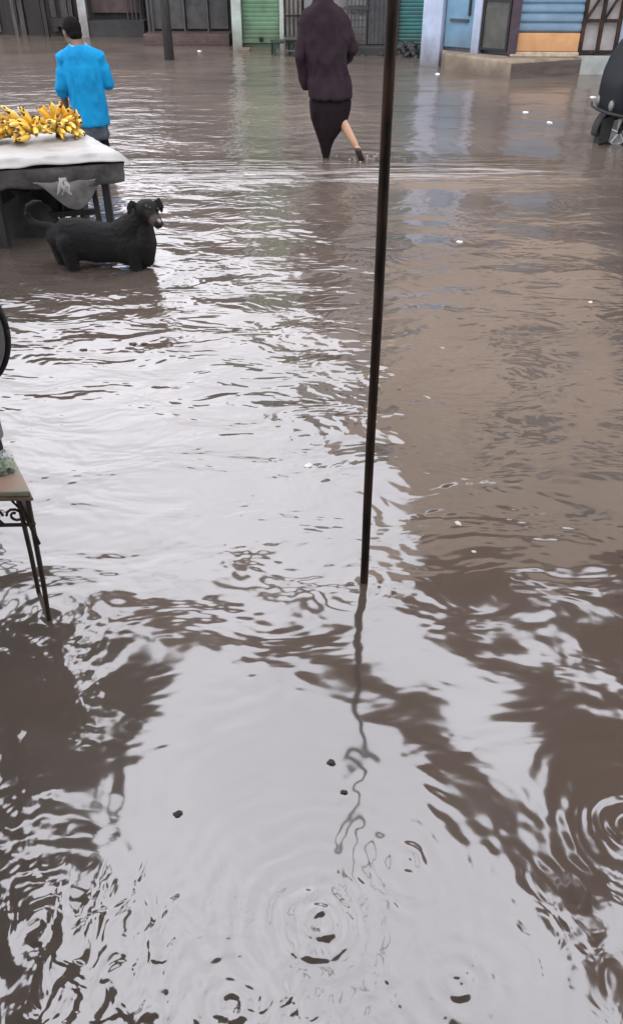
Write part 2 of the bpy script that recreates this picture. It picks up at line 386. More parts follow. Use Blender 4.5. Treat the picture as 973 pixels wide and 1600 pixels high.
# dark shop with a raised maroon platform
Yb = 17.3 * K
ds = Front('dark_shop', 'dark grey shuttered shop on a low maroon platform, left of the green shop', 'shop', (0, Yb), 0)
a, b = ds.u(232), ds.u(366)
MB().box(a, b, .1, 4, -.3, 4.0).build('wall', M['darkwall'], ds.e)
ds.box('platform', M['maroon'], a, b - .05, -.55, .1, -.3, .20, .012)
ds.box('platform_edge', mat('maroon_edge', (.05, .022, .022), .6), a, b - .05, -.60, -.50, -.05, .055, .01)
for px0, px1 in ((240, 262), (268, 290), (294, 326), (330, 358)):
    f = ds.box('door_panel', M['darkpaint'], ds.u(px0), ds.u(px1), .03, .10, .24, 2.5, .006)
mb = MB()
for px in (236, 242, 291, 327): mb.bar((ds.u(px), -.05, .2), (ds.u(px), -.05, 2.6), .03)
mb.build('door_rails', M['greywood'], ds.e)
ds.box('lintel', M['darkwood'], a, b, -.02, .09, 2.5, 2.75)
ds.box('roof', M['tin'], a - .1, b + .02, -.9, 4.1, 4.0, 4.05)

# green shop
Yb = 16.3 * K
gs = Front('green_shop', 'green painted shop with a pale corner column and a whitewashed grille door', 'shop', (0, Yb), 0)
a, b = gs.u(364), gs.u(474)
MB().box(a, b, .14, 4.5, -.3, 4.6).build('wall', mat('green_wall', (.16, .22, .16), .85, .2, 2, .003), gs.e)
gs.box('column', M['palepost'], gs.u(364), gs.u(379), -.12, .14, -.3, 4.5, .012)
gs.box('column', M['palepost'], gs.u(437), gs.u(444), -.04, .14, -.3, 4.5, .01)
roller(gs.u(380), gs.u(436), -.05, 2.8, .10, .07, .005).build('shutter', M['green'], gs.e)
gs.box('bottom_rail', M['green'], gs.u(379), gs.u(437), .02, .10, .10, .17, .004)
mb = MB(); 
for k in range(5):
    xx = gs.u(446) + (gs.u(472) - gs.u(446)) * k / 4; mb.bar((xx, .0, -.2), (xx, .0, 2.6), .026)
for zz in (.15, .55, 1.2, 1.9): mb.bar((gs.u(444), .0, zz), (gs.u(473), .0, zz), .03)
mb.build('grille', M['iron'], gs.e)
gs.box('door', M['whitish'], gs.u(445), gs.u(473), .06, .12, -.2, 2.6, .005)
gs.box('step', M['concrete'], gs.u(372), gs.u(392), -.42, -.13, -.3, .05, .02)
gs.box('roof', M['tin'], a, b - .01, -.7, 4.6, 4.6, 4.66)

# grey shop with grille and teal shutter
Yb = 15.7 * K
ts = Front('grey_shop', 'grey shop with white barred grille door and teal roller shutter behind the iron pole', 'shop', (0, Yb), 0)
a, b = ts.u(474), ts.u(664)
MB().box(a + .01, b, .16, 5, -.3, 2.9).build('wall', M['greywall'], ts.e)
MB().box(a + .01, b, .16, 5, 2.904, 7.2).build('upper_wall', mat('light_grey_wall', (.34, .32, .30), .9, .25, 1.2, .003, col2=(.20, .185, .175)), ts.e)  # unseen upper storey, height and grey tone shaped for its water reflection
ts.box('ledge', M['darkwall'], ts.u(540), ts.u(622), -.30, .16, -.3, .13, .015)
ts.box('door', M['whitish'], ts.u(542), ts.u(571), .08, .14, .14, 2.4, .005)
mb = MB()
for k in range(6):
    xx = ts.u(542) + (ts.u(571) - ts.u(542)) * k / 5; mb.bar((xx, .03, .14), (xx, .03, 2.4), .022)
for k in range(20): mb.bar((ts.u(541), .03, .2 + .11 * k), (ts.u(572), .03, .2 + .11 * k), .014)
mb.bar((ts.u(536), .0, .72), (ts.u(574), .0, .72), .05)
mb.build('grille', M['darkpaint'], ts.e)
ts.box('door', mat('slate_paint', (.115, .115, .125), .6), ts.u(575), ts.u(612), .06, .14, .14, 2.5, .005)
mb = MB()
for px in (576, 583, 590, 597): mb.bar((ts.u(px), .02, .15), (ts.u(px), .02, 2.5), .03)
mb.build('window_bars', M['darkpaint'], ts.e)
roller(ts.u(622), ts.u(661), .0, 2.8, .10, .06, .010).build('shutter', M['teal'], ts.e)
ts.box('pillar', M['darkpaint'], ts.u(613), ts.u(621), .0, .15, -.3, 7.1, .006)
ts.box('parapet', M['greywall'], a, b, .10, .40, 7.2, 7.7)

# pale blue building, two faces: the near corner stands forward
A0 = Vector((1.86 * K, 14.15 * K)); M0 = Vector((2.87 * K, 13.32 * K)); 
rzA = math.atan2(M0.y - A0.y, M0.x - A0.x)
BT = 11.2
bl = Front('blue_building', 'tall pale blue building with blue door, roller shutter and barred gate on concrete plinth', 'building', (A0.x, A0.y), 0)
e = bl.e
def local(px, A, rz): return hit(px, (A.x, A.y), rz)
LA = (M0 - A0).length
RotA = Matrix.Rotation(rzA, 4, 'Z')
def pieceA(mb): mb.v = [tuple(RotA @ Vector(v)) for v in mb.v]; return mb
uA = lambda px: local(px, A0, rzA)
off = M0 - A0
rzB = math.radians(-2.5)
RotB = Matrix.Translation((off.x, off.y, 0)) @ Matrix.Rotation(rzB, 4, 'Z')
def pieceB(mb): mb.v = [tuple(RotB @ Vector(v)) for v in mb.v]; return mb
uB = lambda px: local(px, M0, rzB)
# one wall mesh over both faces
LB = 6.2
q = [(0, 0), (off.x, off.y)]; pB = RotB @ Vector((LB, 0, 0)); q.append((pB.x, pB.y)); q.append((pB.x + .3, pB.y + 7)); q.append((0, 7.5))
# recess the wall 12 cm behind the front line
dA = Vector((-math.sin(rzA), math.cos(rzA))) * .12; dB = Vector((-math.sin(rzB), math.cos(rzB))) * .12
q[0] = (q[0][0] + .02, q[0][1] + .17); q[1] = (q[1][0] + .05, q[1][1] + .135); q[2] = (q[2][0] + dB.x, q[2][1] + dB.y)
mb = MB(); n = 5
mb.add([(x, y, -.3) for x, y in q] + [(x, y, 2.75) for x, y in q], [tuple(range(n))] + [tuple(range(n, 2 * n))] + [(i, (i + 1) % n, n + (i + 1) % n, n + i) for i in range(n)])
mb.build('wall', M['bluewall'], e)
mb = MB()
mb.add([(x, y, 2.752) for x, y in q] + [(x, y, BT) for x, y in q], [tuple(range(n))] + [tuple(range(n, 2 * n))] + [(i, (i + 1) % n, n + (i + 1) % n, n + i) for i in range(n)])
mb.build('upper_wall', M['tallwall'], e)  # unseen upper storeys, height and brown tone shaped for their reflection
pieceA(MB().box(uA(660), uA(690), -.05, .09, -.3, 2.7)).build('pilaster', M['bluewall'], e, bevel=.01)
pieceA(MB().box(uA(738), uA(750), -.05, .09, -.3, 2.7)).build('pilaster', M['bluewall'], e, bevel=.01)
zt = .255 * K
dr = pieceA(MB().box(uA(692), uA(737), .03, .09, zt + .02, 2.4)).build('door', M['bluedoor'], e, bevel=.006)
pieceA(MB().box(uA(700), uA(728), -.005, .028, .66, .70)).build('handle', M['darkpaint'], dr)
pieceA(MB().box(uA(727), uA(730), .0, .028, .75, 2.2)).build('door_gap', M['rubber'], dr)
dm = pieceA(MB().box(uA(751), uA(793), .0, .07, zt + .03, 2.5)).build('metal_door', mat('dark_olive_paint', (.065, .066, .058), .5, .25, 5), e, bevel=.006)
mb = MB()
for px in (752, 792): mb.bar((uA(px), -.01, zt + .02), (uA(px), -.01, 2.5), .035)
for zz in (zt + .04, .98, 1.8): mb.bar((uA(752), -.012, zz), (uA(792), -.012, zz), .03)
pieceA(mb).build('door_frame', M['rubber'], dm)
# shutter face
pieceB(MB().box(uB(797) - .03, uB(797) + .10, -.10, .10, zt + .0, 2.7)).build('jamb', mat('dark_plum_jamb', (.05, .03, .045), .7), e, bevel=.008)  # even dark plum colour on the jamb
x0, x1 = uB(802), uB(905)
zo = zt + .26 * K
pieceB(roller(x0, x1, zo + .004, 2.7, .03, .125, .03)).build('shutter', M['shutter'], e)
pieceB(MB().box(x0 - .02, x1 - .004, -.02, .08, zt + .035, zo)).build('bottom_board', M['orange'], e, bevel=.006)
pieceB(MB().box(x0 - .04, x1, -.10, .08, zt - .03, zt + .03)).build('sill', mat('pale_sill', (.45, .36, .27), .8), e, bevel=.006)
gx0, gx1 = uB(908), uB(963)
g = pieceB(MB().box(gx0, gx1, .07, .10, zt + .0, 2.4)).build('gate', mat('gate_backing', (.40, .38, .37), .8, .15, 3), e)
mb = MB(); zz0 = zt + .03; gm = (gx0 + gx1) / 2
for xx in (gx0, gm, gx1): mb.bar((xx, .0, zz0), (xx, .0, 2.4), .055)
for zz in (zz0, zz0 + .42, zz0 + .85, zz0 + 1.5, 2.4): mb.bar((gx0, .002, zz), (gx1, .002, zz), .045)
for (xa, xb) in ((gx0, gm), (gm, gx1)):
    for z_ in (zz0 + .42, zz0 + .85): mb.bar((xa + .02, .004, z_), (xb - .02, .004, z_ + .42), .035)
pieceB(mb).build('gate_bars', M['iron'], g)
# wall foot under the gate and beyond
pieceB(MB().box(uB(905) + .004, LB, -.04, .12, -.3, zt - .02)).build('wall_foot', mat('grey_foot', (.30, .32, .30), .9, .2, 3, .002), e, bevel=.01)
# plinth
c0 = P(694, 110); c1 = P(794, 124); c2 = P(906, 116)
pl = [Vector((c0.x, c0.y)), Vector((c1.x, c1.y)), Vector((c2.x, c2.y)), Vector((c2.x - .02, c2.y + 1.1)), Vector((c0.x - .02, c0.y + 1.0))]
pl = [v - A0 for v in pl]
mb = MB(); mb.add([(v.x, v.y, -.3) for v in pl] + [(v.x, v.y, zt - .035) for v in pl], [tuple(range(5)), tuple(range(5, 10))] + [(i, (i + 1) % 5, 5 + (i + 1) % 5, 5 + i) for i in range(5)])
mb.build('plinth', M['concrete'], e, bevel=.025)
mb = MB(); d = (pl[2] - pl[1]).normalized(); nrm = Vector((d.y, -d.x))
a1 = pl[1] + d * .02 + nrm * .006; a2 = pl[2] - d * .03 + nrm * .006
mb.add([(a1.x, a1.y, -.2), (a2.x, a2.y, -.2), (a2.x, a2.y, zt - .07), (a1.x, a1.y, zt - .07)] + [(a1.x - nrm.x * .1, a1.y - nrm.y * .1, -.2), (a2.x - nrm.x * .1, a2.y - nrm.y * .1, -.2), (a2.x - nrm.x * .1, a2.y - nrm.y * .1, zt - .07), (a1.x - nrm.x * .1, a1.y - nrm.y * .1, zt - .07)],
       [(0,1,2,3),(4,7,6,5),(0,4,5,1),(1,5,6,2),(2,6,7,3),(3,7,4,0)])
mb.build('shaded_riser', mat('wet_shade_brown', (.085, .065, .05), .7, .3, 3, .003, stretch=(1, 1, 5)), e)  # dark sheet on the right plinth face, its shade and wet put into colour
# unseen canopy added to reflect brown in the water, and upper storeys
pieceB(MB().box(.1, LB - .1, -1.0, .10, 2.46, 2.56)).build('added_sunshade', M['tallwall'], e, bevel=.01)
for fl in range(2):
    for k in range(3):
        xw = .7 + k * 1.9; z0 = 4.4 + fl * 3.0
        wn = pieceB(MB().box(xw, xw + 1.1, .05, .10, z0, z0 + 1.3)).build('window', M['whitish'], e)
        pieceB(MB().box(xw + .07, xw + 1.03, .03, .06, z0 + .07, z0 + 1.23)).build('pane', M['glass'], wn)

for fr, xa, zz in ((gs, (gs.u(380) + gs.u(436)) / 2, .16), (ts, (ts.u(622) + ts.u(661)) / 2, .14)):
    MB().box(xa - .035, xa + .035, -.03, .05, zz - .03, zz + .04).build('padlock', M['iron'], fr.e, bevel=.006)
# ------------------------------------------------------------------ poles
p0 = P(568, 908); top = Q(616, -40, p0.y + .03)
dirn = (top - Vector((p0.x, p0.y, 0)))
pe = empty('iron_pole', (p0.x, p0.y, 0), 0, 'thin dark rusty iron pole standing in the water in the foreground', 'pole')
a = -dirn * .18; b = dirn * 1.55
pts = [a.lerp(b, i / 14) + Vector((math.sin(i * 1.3) * .0012, math.cos(i * 1.9) * .0012, 0)) for i in range(15)]
MB().tube(pts, [.0140 + .0003 * math.sin(i * 2.1) for i in range(15)], n=14).build('shaft', M['iron'], pe, smooth=True)
MB().tube([b, b + dirn.normalized() * .02], [.022, .022], n=14).build('end_cap', M['iron'], pe)
p1 = P(265, 93)
t = MB().tube([(0, 0, -.4), (.0, 0, 1.2), (-.03, 0, 3.6)], [.088, .082, .07], n=12).build('wooden_post', mat('dark_post', (.030, .027, .026), .8, .3, 10, .004, stretch=(3, 3, .4)), None, smooth=True, loc=(p1.x, p1.y, 0))
tag(t, 'thick dark wooden post in the water before the dark shop', 'post')

# ------------------------------------------------------------------ stool by the green shop
p = P(441, 86)
st_ = empty('plastic_stool', p, .2, 'small dark green stool standing in water by the green shop', 'stool')
MB().box(-.19, .19, -.17, .17, .20, .235).build('seat', M['stool'], st_, bevel=.01)
for sx in (-1, 1):
    for sy in (-1, 1): MB().bar((sx * .15, sy * .13, .21), (sx * .18, sy * .16, -.3), .05).build('leg', M['stool'], st_)
p = P(466, 88)
bn = empty('metal_bench', p, 0, 'thin dark metal bench with a low rail, between green shop and robed person', 'bench')
MB().box(-.26, .12, -.14, .14, .27, .30).build('seat', M['darkpaint'], bn, bevel=.006)
for sx in (-.24, .10):
    for sy in (-.12, .12): MB().bar((sx, sy, .28), (sx, sy, -.3), .026).build('leg', M['darkpaint'], bn)
MB().bar((-.24, -.12, .10), (.10, -.12, .10), .024).build('stretcher', M['darkpaint'], bn)

# rubbish heap
p = P(640, 87); mb = MB()
mb.ell((0, 0, -.03), (.30, .16, .10), 14, 8)
for k in range(60):
    a = random.uniform(0, 2 * PI); r = abs(random.gauss(0, .22)); c = (r * math.cos(a) * 1.5, r * math.sin(a) * .7, random.uniform(-.05, .20 * max(.1, 1 - r * 1.6)))
    mb.ell(c, (random.uniform(.04, .11), random.uniform(.04, .09), random.uniform(.025, .06)), 7, 5, Matrix.Rotation(random.uniform(0, 3), 3, 'X') @ Matrix.Rotation(random.uniform(0, 3), 3, 'Z'))
tag(mb.build('rubbish_heap', M['rubbish'], None, voxel=.014, sm=1, loc=p), 'low heap of black rubbish at the foot of the teal shutter', 'rubbish')

# ------------------------------------------------------------------ fruit table
ZT = .54 * K
cFR, cBR = P(186, 241, ZT), P(126, 209, ZT)
ex = Vector((1, .30, 0)).normalized(); cFL = cFR - ex * 1.55 * K
ey = Vector((cBR.x - cFR.x, cBR.y - cFR.y, 0)); LY = ey.length; ey.normalize()
rzT = math.atan2(ex.y, ex.x)
org = cFR.copy(); org.z = 0
tb = empty('fruit_table', org, 0, 'rough dark wooden table carrying bananas under a white plastic sheet', 'table')
def T(u, v, z): return ex * u + ey * v + Vector((0, 0, z))     # u<0 goes left along the front, v goes back
LX = 1.55 * K
def prism(mb, u0, u1, v0, v1, z0, z1):
    vs = [T(u, v, z) for z in (z0, z1) for v in (v0, v1) for u in (u0, u1)]
    return mb.add(vs, [(0,2,3,1),(4,5,7,6),(0,1,5,4),(2,6,7,3),(0,4,6,2),(1,3,7,5)])
prism(MB(), -LX + .03, -.04, .04, LY - .04, ZT - .045, ZT - .012).build('tabletop', M['tablewood'], tb)
prism(MB(), -LX + .06, -.07, .06, .085, ZT - .14, ZT - .047).build('apron', M['tablewood'], tb)
prism(MB(), -.085, -.06, .09, LY - .09, ZT - .14, ZT - .047).build('apron', M['tablewood'], tb)
lp = P(12, 388); lu = (Vector((lp.x, lp.y, 0)) - org).dot(ex)
for (u, v, wd) in ((lu, .07, .085), (-.10, .07, .05), (-.09, LY - .10, .06), (lu, LY - .1, .07), (-LX + .1, .08, .07), (-LX + .1, LY - .1, .07)):
    MB().bar(T(u, v, -.3), T(u, v, ZT - .046), wd, wd * .8).build('leg', M['tablewood'], tb)
prism(MB(), -LX + .1, -.12, LY - .10, LY - .075, .02, ZT - .06).build('reflection_panel', M['tablewood'], tb)  # added dark panel blocking the blue shirt's reflection below the table
for (u, v) in ((-.16, .11), (-.19, LY * .5), (-.13, LY * .7), (-.24, LY * .6), (-.30, LY * .75)):
    MB().bar(T(u, v, -.3), T(u + random.uniform(-.02, .02), v, ZT - .046), .035).build('support_stick', M['tablewood'], tb)
prism(MB(), -LX + .1, -.10, LY * .45, LY * .5, .10, .14).build('stretcher', M['tablewood'], tb)
# white sheet
nu, nv = 60, 40; vs = []; fs = []; OV = .10
for j in range(nv + 1):
    for i in range(nu + 1):
        u = -LX - .02 + (LX + .02 + OV) * i / nu; v = -OV + (LY + 2 * OV) * j / nv
        z = ZT + .008 + .007 * (1 - 2 * abs(noise.noise(Vector((u * 3, v * 7, 1))))) + .004 * noise.noise(Vector((u * 9, v * 12, 6)))
        uu, vv = u, v
        wr = noise.noise(Vector((u * 6, v * 9, 2.)))
        if u > .0: z -= (u) * .55; uu = u * .62
        if v < .0: z -= (-v) * (.45 + .25 * wr); vv = v * .55 + .012 * math.sin(u * 24)
        if v > LY: z -= (v - LY) * .9; vv = LY + (v - LY) * .3
        if u > -.30 and LY * .0 <= v: z += .012 * math.exp(-((u + .12) / .12) ** 2) * math.exp(-((v - LY * .7) / .2) ** 2)
        vs.append(org + T(uu, vv, z))
for j in range(nv):
    for i in range(nu): k = j * (nu + 1) + i; fs.append((k, k + 1, k + nu + 2, k + nu + 1))
sh = MB().add(vs, fs).build('plastic_sheet', M['sheet'], None, smooth=True)
sm_ = sh.modifiers.new('thickness', 'SOLIDIFY'); sm_.thickness = .003; sm_.offset = 1
tag(sh, 'white plastic sheet draped over the fruit table', 'sheet')
# grey sacking hung round the table edge
vs = []; fs = []; path = []
n1 = 70
for i in range(n1 + 1):
    t = i / n1; path.append((-LX + t * (LX + .012), -.030))
for i in range(1, 22): path.append((.030, -.035 + (LY - .05) * i / 21))
for i, (u, v) in enumerate(path):
    for j in range(6):
        t = j / 5; wv = .020 * math.sin(i * .55 + 2 * math.sin(i * .21)) * t + .014 * noise.noise(Vector((i * .2, t * 2, 4)))
        hang = .125 * K * (1 + .22 * noise.noise(Vector((i * .12, 0, 9))))
        nu_ = (0, -1) if i <= n1 else (1, 0)
        vs.append(org + T(u + nu_[0] * wv - (.025 * t if i > n1 else 0), v + nu_[1] * wv + (.03 * t if i <= n1 else 0), ZT - .052 - hang * t))
for i in range(len(path) - 1):
    for j in range(5): k = i * 6 + j; fs.append((k, k + 1, k + 7, k + 6))
sk = MB().add(vs, fs).build('sacking_skirt', M['apron'], None, smooth=True)
sm_ = sk.modifiers.new('thickness', 'SOLIDIFY'); sm_.thickness = .004
tag(sk, 'grey sacking hanging below the white sheet round the table edge', 'cloth')
# sling under the table
Ysl = P(105, 300, .3 * K).y
c = Q(104, 284, org.y - .10); cc = Q(104, 333, org.y - .10)
wds = (Q(150, 300, org.y - .10) - Q(60, 300, org.y - .10)).length
vs = []; fs = []; nu, nv = 26, 14
for j in range(nv + 1):
    for i in range(nu + 1):
        s_ = -1 + 2 * i / nu; t = j / nv
        dep = (c.z - cc.z) * (1 - abs(s_) ** 2.2)
        z = c.z + .01 - dep * math.sin(t * PI) ** .8 - .01 * noise.noise(Vector((s_ * 3, t * 3, 0)))
        y = -.02 + .24 * t + .01 * noise.noise(Vector((s_ * 4, t * 2, 5)))
        x = s_ * wds * .5 * (1 - .12 * math.sin(t * PI))
        vs.append((c.x + x + .05 * t, org.y - .13 + y + (x) * .25, z))
for j in range(nv):
    for i in range(nu): k = j * (nu + 1) + i; fs.append((k, k + 1, k + nu + 2, k + nu + 1))
sl = empty('cloth_sling', (0, 0, 0), 0, 'grey cloth sling sagging under the fruit table above the dog', 'sling')
o = MB().add(vs, fs).build('cloth', M['sling'], sl, smooth=True); q_ = o.modifiers.new('t', 'SOLIDIFY'); q_.thickness = .006
kn = Q(100, 286, org.y - .17); mb = MB()
for k in range(4): mb.tube([kn + Vector((.02 * math.cos(k * 1.7), -.01, .03)), kn + Vector((.03 * math.cos(k * 2.1), -.03, -.01)), kn + Vector((.05 * math.cos(k * 2.4 + 1), -.02, -.07))], [.008, .020, .006], n=8, rnd=True)
mb.build('knot', mat('pale_knot', (.42, .40, .38), .7, .15, 10, .003), sl, smooth=True)

sb = MB(); sb.loft([(0, 0, -.3, .25, .19), (0, 0, -.12, .28, .21), (.01, 0, .05, .25, .19), (.02, 0, .18, .17, .13), (.03, .01, .25, .05, .05), (.03, .01, .29, .07, .06)], n=30, fold=.05, nf=6)
sk2 = sb.build('sack', mat('dark_sack', (.03, .029, .028), .9, .3, 12, .004), None, smooth=True, loc=org + T(-.62, LY * .55, 0)); tag(sk2, 'dark filled sack standing in the water under the fruit table', 'sack')
# bananas
def finger(L_, bend, r):
    pts = []; rad = []
    for i in range(9):
        t = i / 8; a = bend * (t - .15)
        pts.append((0, -math.sin(a) * L_ * t * .75, t * L_ * math.cos(bend * t * .5)))
        rad.append(r * (.38, .55, .85, 1, 1.02, 1, .92, .72, .32)[i])
    return pts, rad
def bunch(loc, rz, tilt, n1, n2, label, sc=1.0):
    b = empty('banana_bunch', loc, rz, label, 'bananas', 'banana bunches on the fruit table')
    MB().tube([(-.02, -.02, .02), (0, .0, .05), (0, .03, .08)], [.024, .034, .022], n=8, rnd=True).build('stalk', M['stalk'], b, smooth=True)
    def put(base, ang, lean, L_, bend, r):
        pts, rad = finger(L_ * sc * random.uniform(.9, 1.06), bend, r * sc)
        R_ = Matrix.Rotation(ang, 3, 'Y') @ Matrix.Rotation(lean, 3, 'X') @ Matrix.Rotation(random.uniform(-.7, .7), 3, 'Z')
        pts = [R_ @ Vector(p) + Vector(base) * sc for p in pts]
        for p in pts: p.z = max(p.z, .014)
        o = MB().tube(pts, rad, n=7).build('banana', M['banana'] if random.random() < .70 else M['bananagreen'], b, smooth=True)
        o.data.materials.append(M['stalk'])
        for q in o.data.polygons:                        # dark blossom end and neck
            if q.index >= 7 * 7 + (0 if random.random() < .45 else 99) or q.index < 3: q.material_index = 1
    J = random.uniform
    for k in range(n1):                      # back tier standing up like a comb
        t = (k + .5) / n1 * 2 - 1
        put((t * .105 + J(-.008, .008), .045 - .02 * t * t + J(-.01, .01), .050 - .02 * t * t), t * .55 + J(-.09, .09), -.05 + tilt + J(-.18, .18), .185 - .05 * t * t, J(.6, 1.1), .0185)
    for k in range(n1 - 2):                  # middle tier, leaning to the front
        t = (k + .5) / (n1 - 2) * 2 - 1
        put((t * .09 + J(-.01, .01), .0, .050 + J(-.01, .01)), t * .95 + J(-.12, .12), .45 + tilt + J(-.2, .2), .165, J(.7, 1.2), .0175)
    for k in range(n2):                      # lowest tier, fingers curling out sideways over the sheet
        t = (k + .5) / n2 * 2 - 1
        put((t * .08, -.035 + J(-.01, .01), .045 + J(-.015, .02)), t * 1.5 + J(-.15, .15), .75 + tilt * .5 + J(-.25, .25), .150, J(.8, 1.3), .0175)
    return b
bz = ZT + .008
bspec = [((97, 216), .35, .10, 14, 11, 'right hand bunch of ripe bananas fanned near the table corner', 1.08),
         ((33, 221), -.15, .12, 15, 11, 'middle bunch of ripe bananas, cut off from the right hand bunch by a gap', 1.08),
         ((-22, 222), .05, .1, 10, 6, 'bunch of bananas cut by the left picture edge', 1.05)]
for (px, rz, tl, n1, n2, lab, sc) in bspec:
    p = P(px[0], px[1], bz); bunch(p, rz, tl, n1, n2, lab, sc * 1.05)

def wrinkle(o, amp, sc, seed, st=(1, 1, .45)):
    me = o.data; ns = [v.normal.copy() for v in me.vertices]
    for v, n_ in zip(me.vertices, ns):
        q = Vector((v.co.x * st[0], v.co.y * st[1], v.co.z * st[2])) * sc + Vector((seed, 0, 0))
        v.co += n_ * amp * (1 - 2 * abs(noise.noise(q)) + .5 * noise.noise(q * 2.3))
    return o
# ------------------------------------------------------------------ people
def hand(mb, wrist, fwd, palm_n, side=1, s=1.0, curl=.5):
    """palm plus five bent fingers; fwd: direction of the hand, palm_n: palm normal"""
    f = Vector(fwd).normalized(); n = Vector(palm_n); n = (n - f * n.dot(f)).normalized(); lat = f.cross(n) * side
    w0 = Vector(wrist)
    mb.tube([w0, w0 + f * .04 * s, w0 + f * .085 * s], [(.026 * s, .017 * s), (.040 * s, .017 * s), (.040 * s, .014 * s)], n=10, up=n, rnd=True)
    for k in range(4):
        b = w0 + f * .085 * s + lat * (.030 - .020 * k) * s; L_ = (.070, .078, .072, .056)[k] * s
        d = f; p = [b - f * .02 * s]; 
        for q in range(3):
            d = (d + n * curl * .55).normalized(); p.append(p[-1] + d * (L_ + .02 * s) / 3)
        mb.tube(p, [.0095 * s, .0095 * s, .009 * s, .008 * s], n=8, up=lat, rnd=True)
    b = w0 + f * .02 * s + lat * .028 * s; p = [b, b + (f * .6 + lat * .8) * .035 * s, b + (f * .95 + lat * .75 + n * .3) * .062 * s]
    mb.tube(p, [.012 * s, .0105 * s, .009 * s], n=8, rnd=True)
def head(mb, c, R, s=1.0):
    """skull, jaw, nose, ears; face looks along local +Y"""
    c = Vector(c); g = lambda v: c + R @ (Vector(v) * s)
    mb.ell(c, (.074 * s, .092 * s, .100 * s), 18, 14, R)
    mb.ell(g((0, .03, -.055)), (.055 * s, .062 * s, .062 * s), 14, 10, R)
    mb.tube([g((0, .088, .012)), g((0, .104, -.022)), g((0, .106, -.034))], [.009 * s, .012 * s, .014 * s], n=8, rnd=True)
    mb.ell(g((0, .086, -.066)), (.024 * s, .010 * s, .010 * s), 10, 6, R)
    mb.ell(g((0, .078, .022)), (.05 * s, .016 * s, .010 * s), 10, 6, R)
    for sx in (-1, 1): mb.ell(g((sx * .076, -.004, -.01)), (.010 * s, .020 * s, .032 * s), 8, 8, R)
# --- man in blue shirt
p = P(151, 259); man = empty('person', (p.x, p.y, 0), math.radians(12), 'person in a bright blue shirt seen from behind, standing beyond the fruit table', 'person')
k_ = K
hc = Vector((-.045, .06, 1.035 * k_)); Rh = Matrix.Rotation(math.radians(35), 3, 'Z') @ Matrix.Rotation(math.radians(-14), 3, 'X')
mb = MB()
head(mb, hc, Rh, .98)
mb.tube([(0, .0, .90 * k_), (-.015, .02, .95 * k_), hc + Vector((0, -.01, -.05))], [.075, .058, .056], n=12, rnd=True)
mb.loft([(0, 0, .33 * k_, .13, .10), (0, 0, .45 * k_, .13, .09), (0, 0, .6 * k_, .13, .09), (0, .0, .78 * k_, .145, .095), (0, 0, .87 * k_, .14, .08), (0, 0, .93 * k_, .09, .06)])
sh_l, sh_r = Vector((-.150, 0, .875 * k_)), Vector((.150, 0, .875 * k_))
el_l, el_r = Vector((-.205, -.01, .62 * k_)), Vector((.215, .02, .64 * k_))
ha_l, ha_r = Vector((-.200, .10, .46 * k_)), Vector((.205, .23, .645 * k_))
for a_, b_, c_ in ((sh_l, el_l, ha_l), (sh_r, el_r, ha_r)):
    mb.tube([a_, a_.lerp(b_, .5), b_, b_.lerp(c_, .4), c_], [.036, .038, .038, .037, .027], n=10, rnd=True)
hand(mb, ha_l, (ha_l - el_l), (1, .2, 0), -1, .95); hand(mb, ha_r, (ha_r - el_r) , (-.6, 0, -.8), 1, .95)
for sx in (-1, 1):
    mb.tube([(sx * .068, 0, .36 * k_), (sx * .088, .01, .05), (sx * .10, .0, -.05), (sx * .10, -.01, -.24)], [.062, .058, .054, .042], n=12, rnd=True)
    mb.tube([(sx * .10, -.05, -.265), (sx * .105, .06, -.275), (sx * .115, .15, -.282)], [(.035, .03), (.042, .024), (.035, .014)], n=10, rnd=True)
body = mb.build('body', M['skin'], man, voxel=.0085, sm=3)
mb = MB()                                           # hair cap
mb.ell(hc + Rh @ Vector((0, -.016, .020)), (.082, .090, .096), 18, 14, Rh)
mb.ell(hc + Rh @ Vector((0, -.045, -.035)), (.066, .055, .055), 14, 10, Rh)
mb.build('hair', M['hair'], man, voxel=.008, sm=3)
for sx in (-1, 1): MB().ell(hc + Rh @ Vector((sx * .03, .083, .004)), (.012, .008, .009), 10, 8, Rh).build('eye', M['eye'], man, smooth=True)
mb = MB()
mb.loft([(.02, 0, .335 * k_, .150, .125), (.02, 0, .36 * k_, .158, .13), (.015, 0, .5 * k_, .158, .125), (0, -.01, .66 * k_, .158, .125), (0, -.012, .78 * k_, .166, .122), (0, -.005, .86 * k_, .160, .108), (0, .0, .912 * k_, .115, .082), (-.004, .005, .935 * k_, .078, .066)], n=40, fold=.03, nf=5)
for a_, b_, c_ in ((sh_l, el_l, ha_l), (sh_r, el_r, ha_r)):
    e_ = b_.lerp(c_, .12)
    mb.tube([a_ + Vector((-.25 * a_.x, 0, -.015)), a_.lerp(b_, .15), a_.lerp(b_, .5), b_, e_], [.060, .066, .062, .058, .056], n=14, rnd=True)
wrinkle(mb.build('shirt', M['blueshirt'], man, voxel=.0085, sm=3), .010, 11, 2, (1, 1, .28))
mb = MB(); mb.tube([(-.004 + .070 * math.cos(t), .004 + .060 * math.sin(t), .932 * k_ + .012 * math.sin(t)) for t in [2 * PI * i / 20 for i in range(21)]], [.017] * 21, n=8)
mb.build('collar', M['collar'], man, smooth=True)
MB().loft([(.015, 0, .225 * k_, .142, .12), (.015, 0, .25 * k_, .150, .13), (.01, 0, .3 * k_, .146, .12), (.01, 0, .40 * k_, .138, .11)], n=40, fold=.03, nf=8).build('waist_cloth', M['check'], man, smooth=True)
mb = MB()
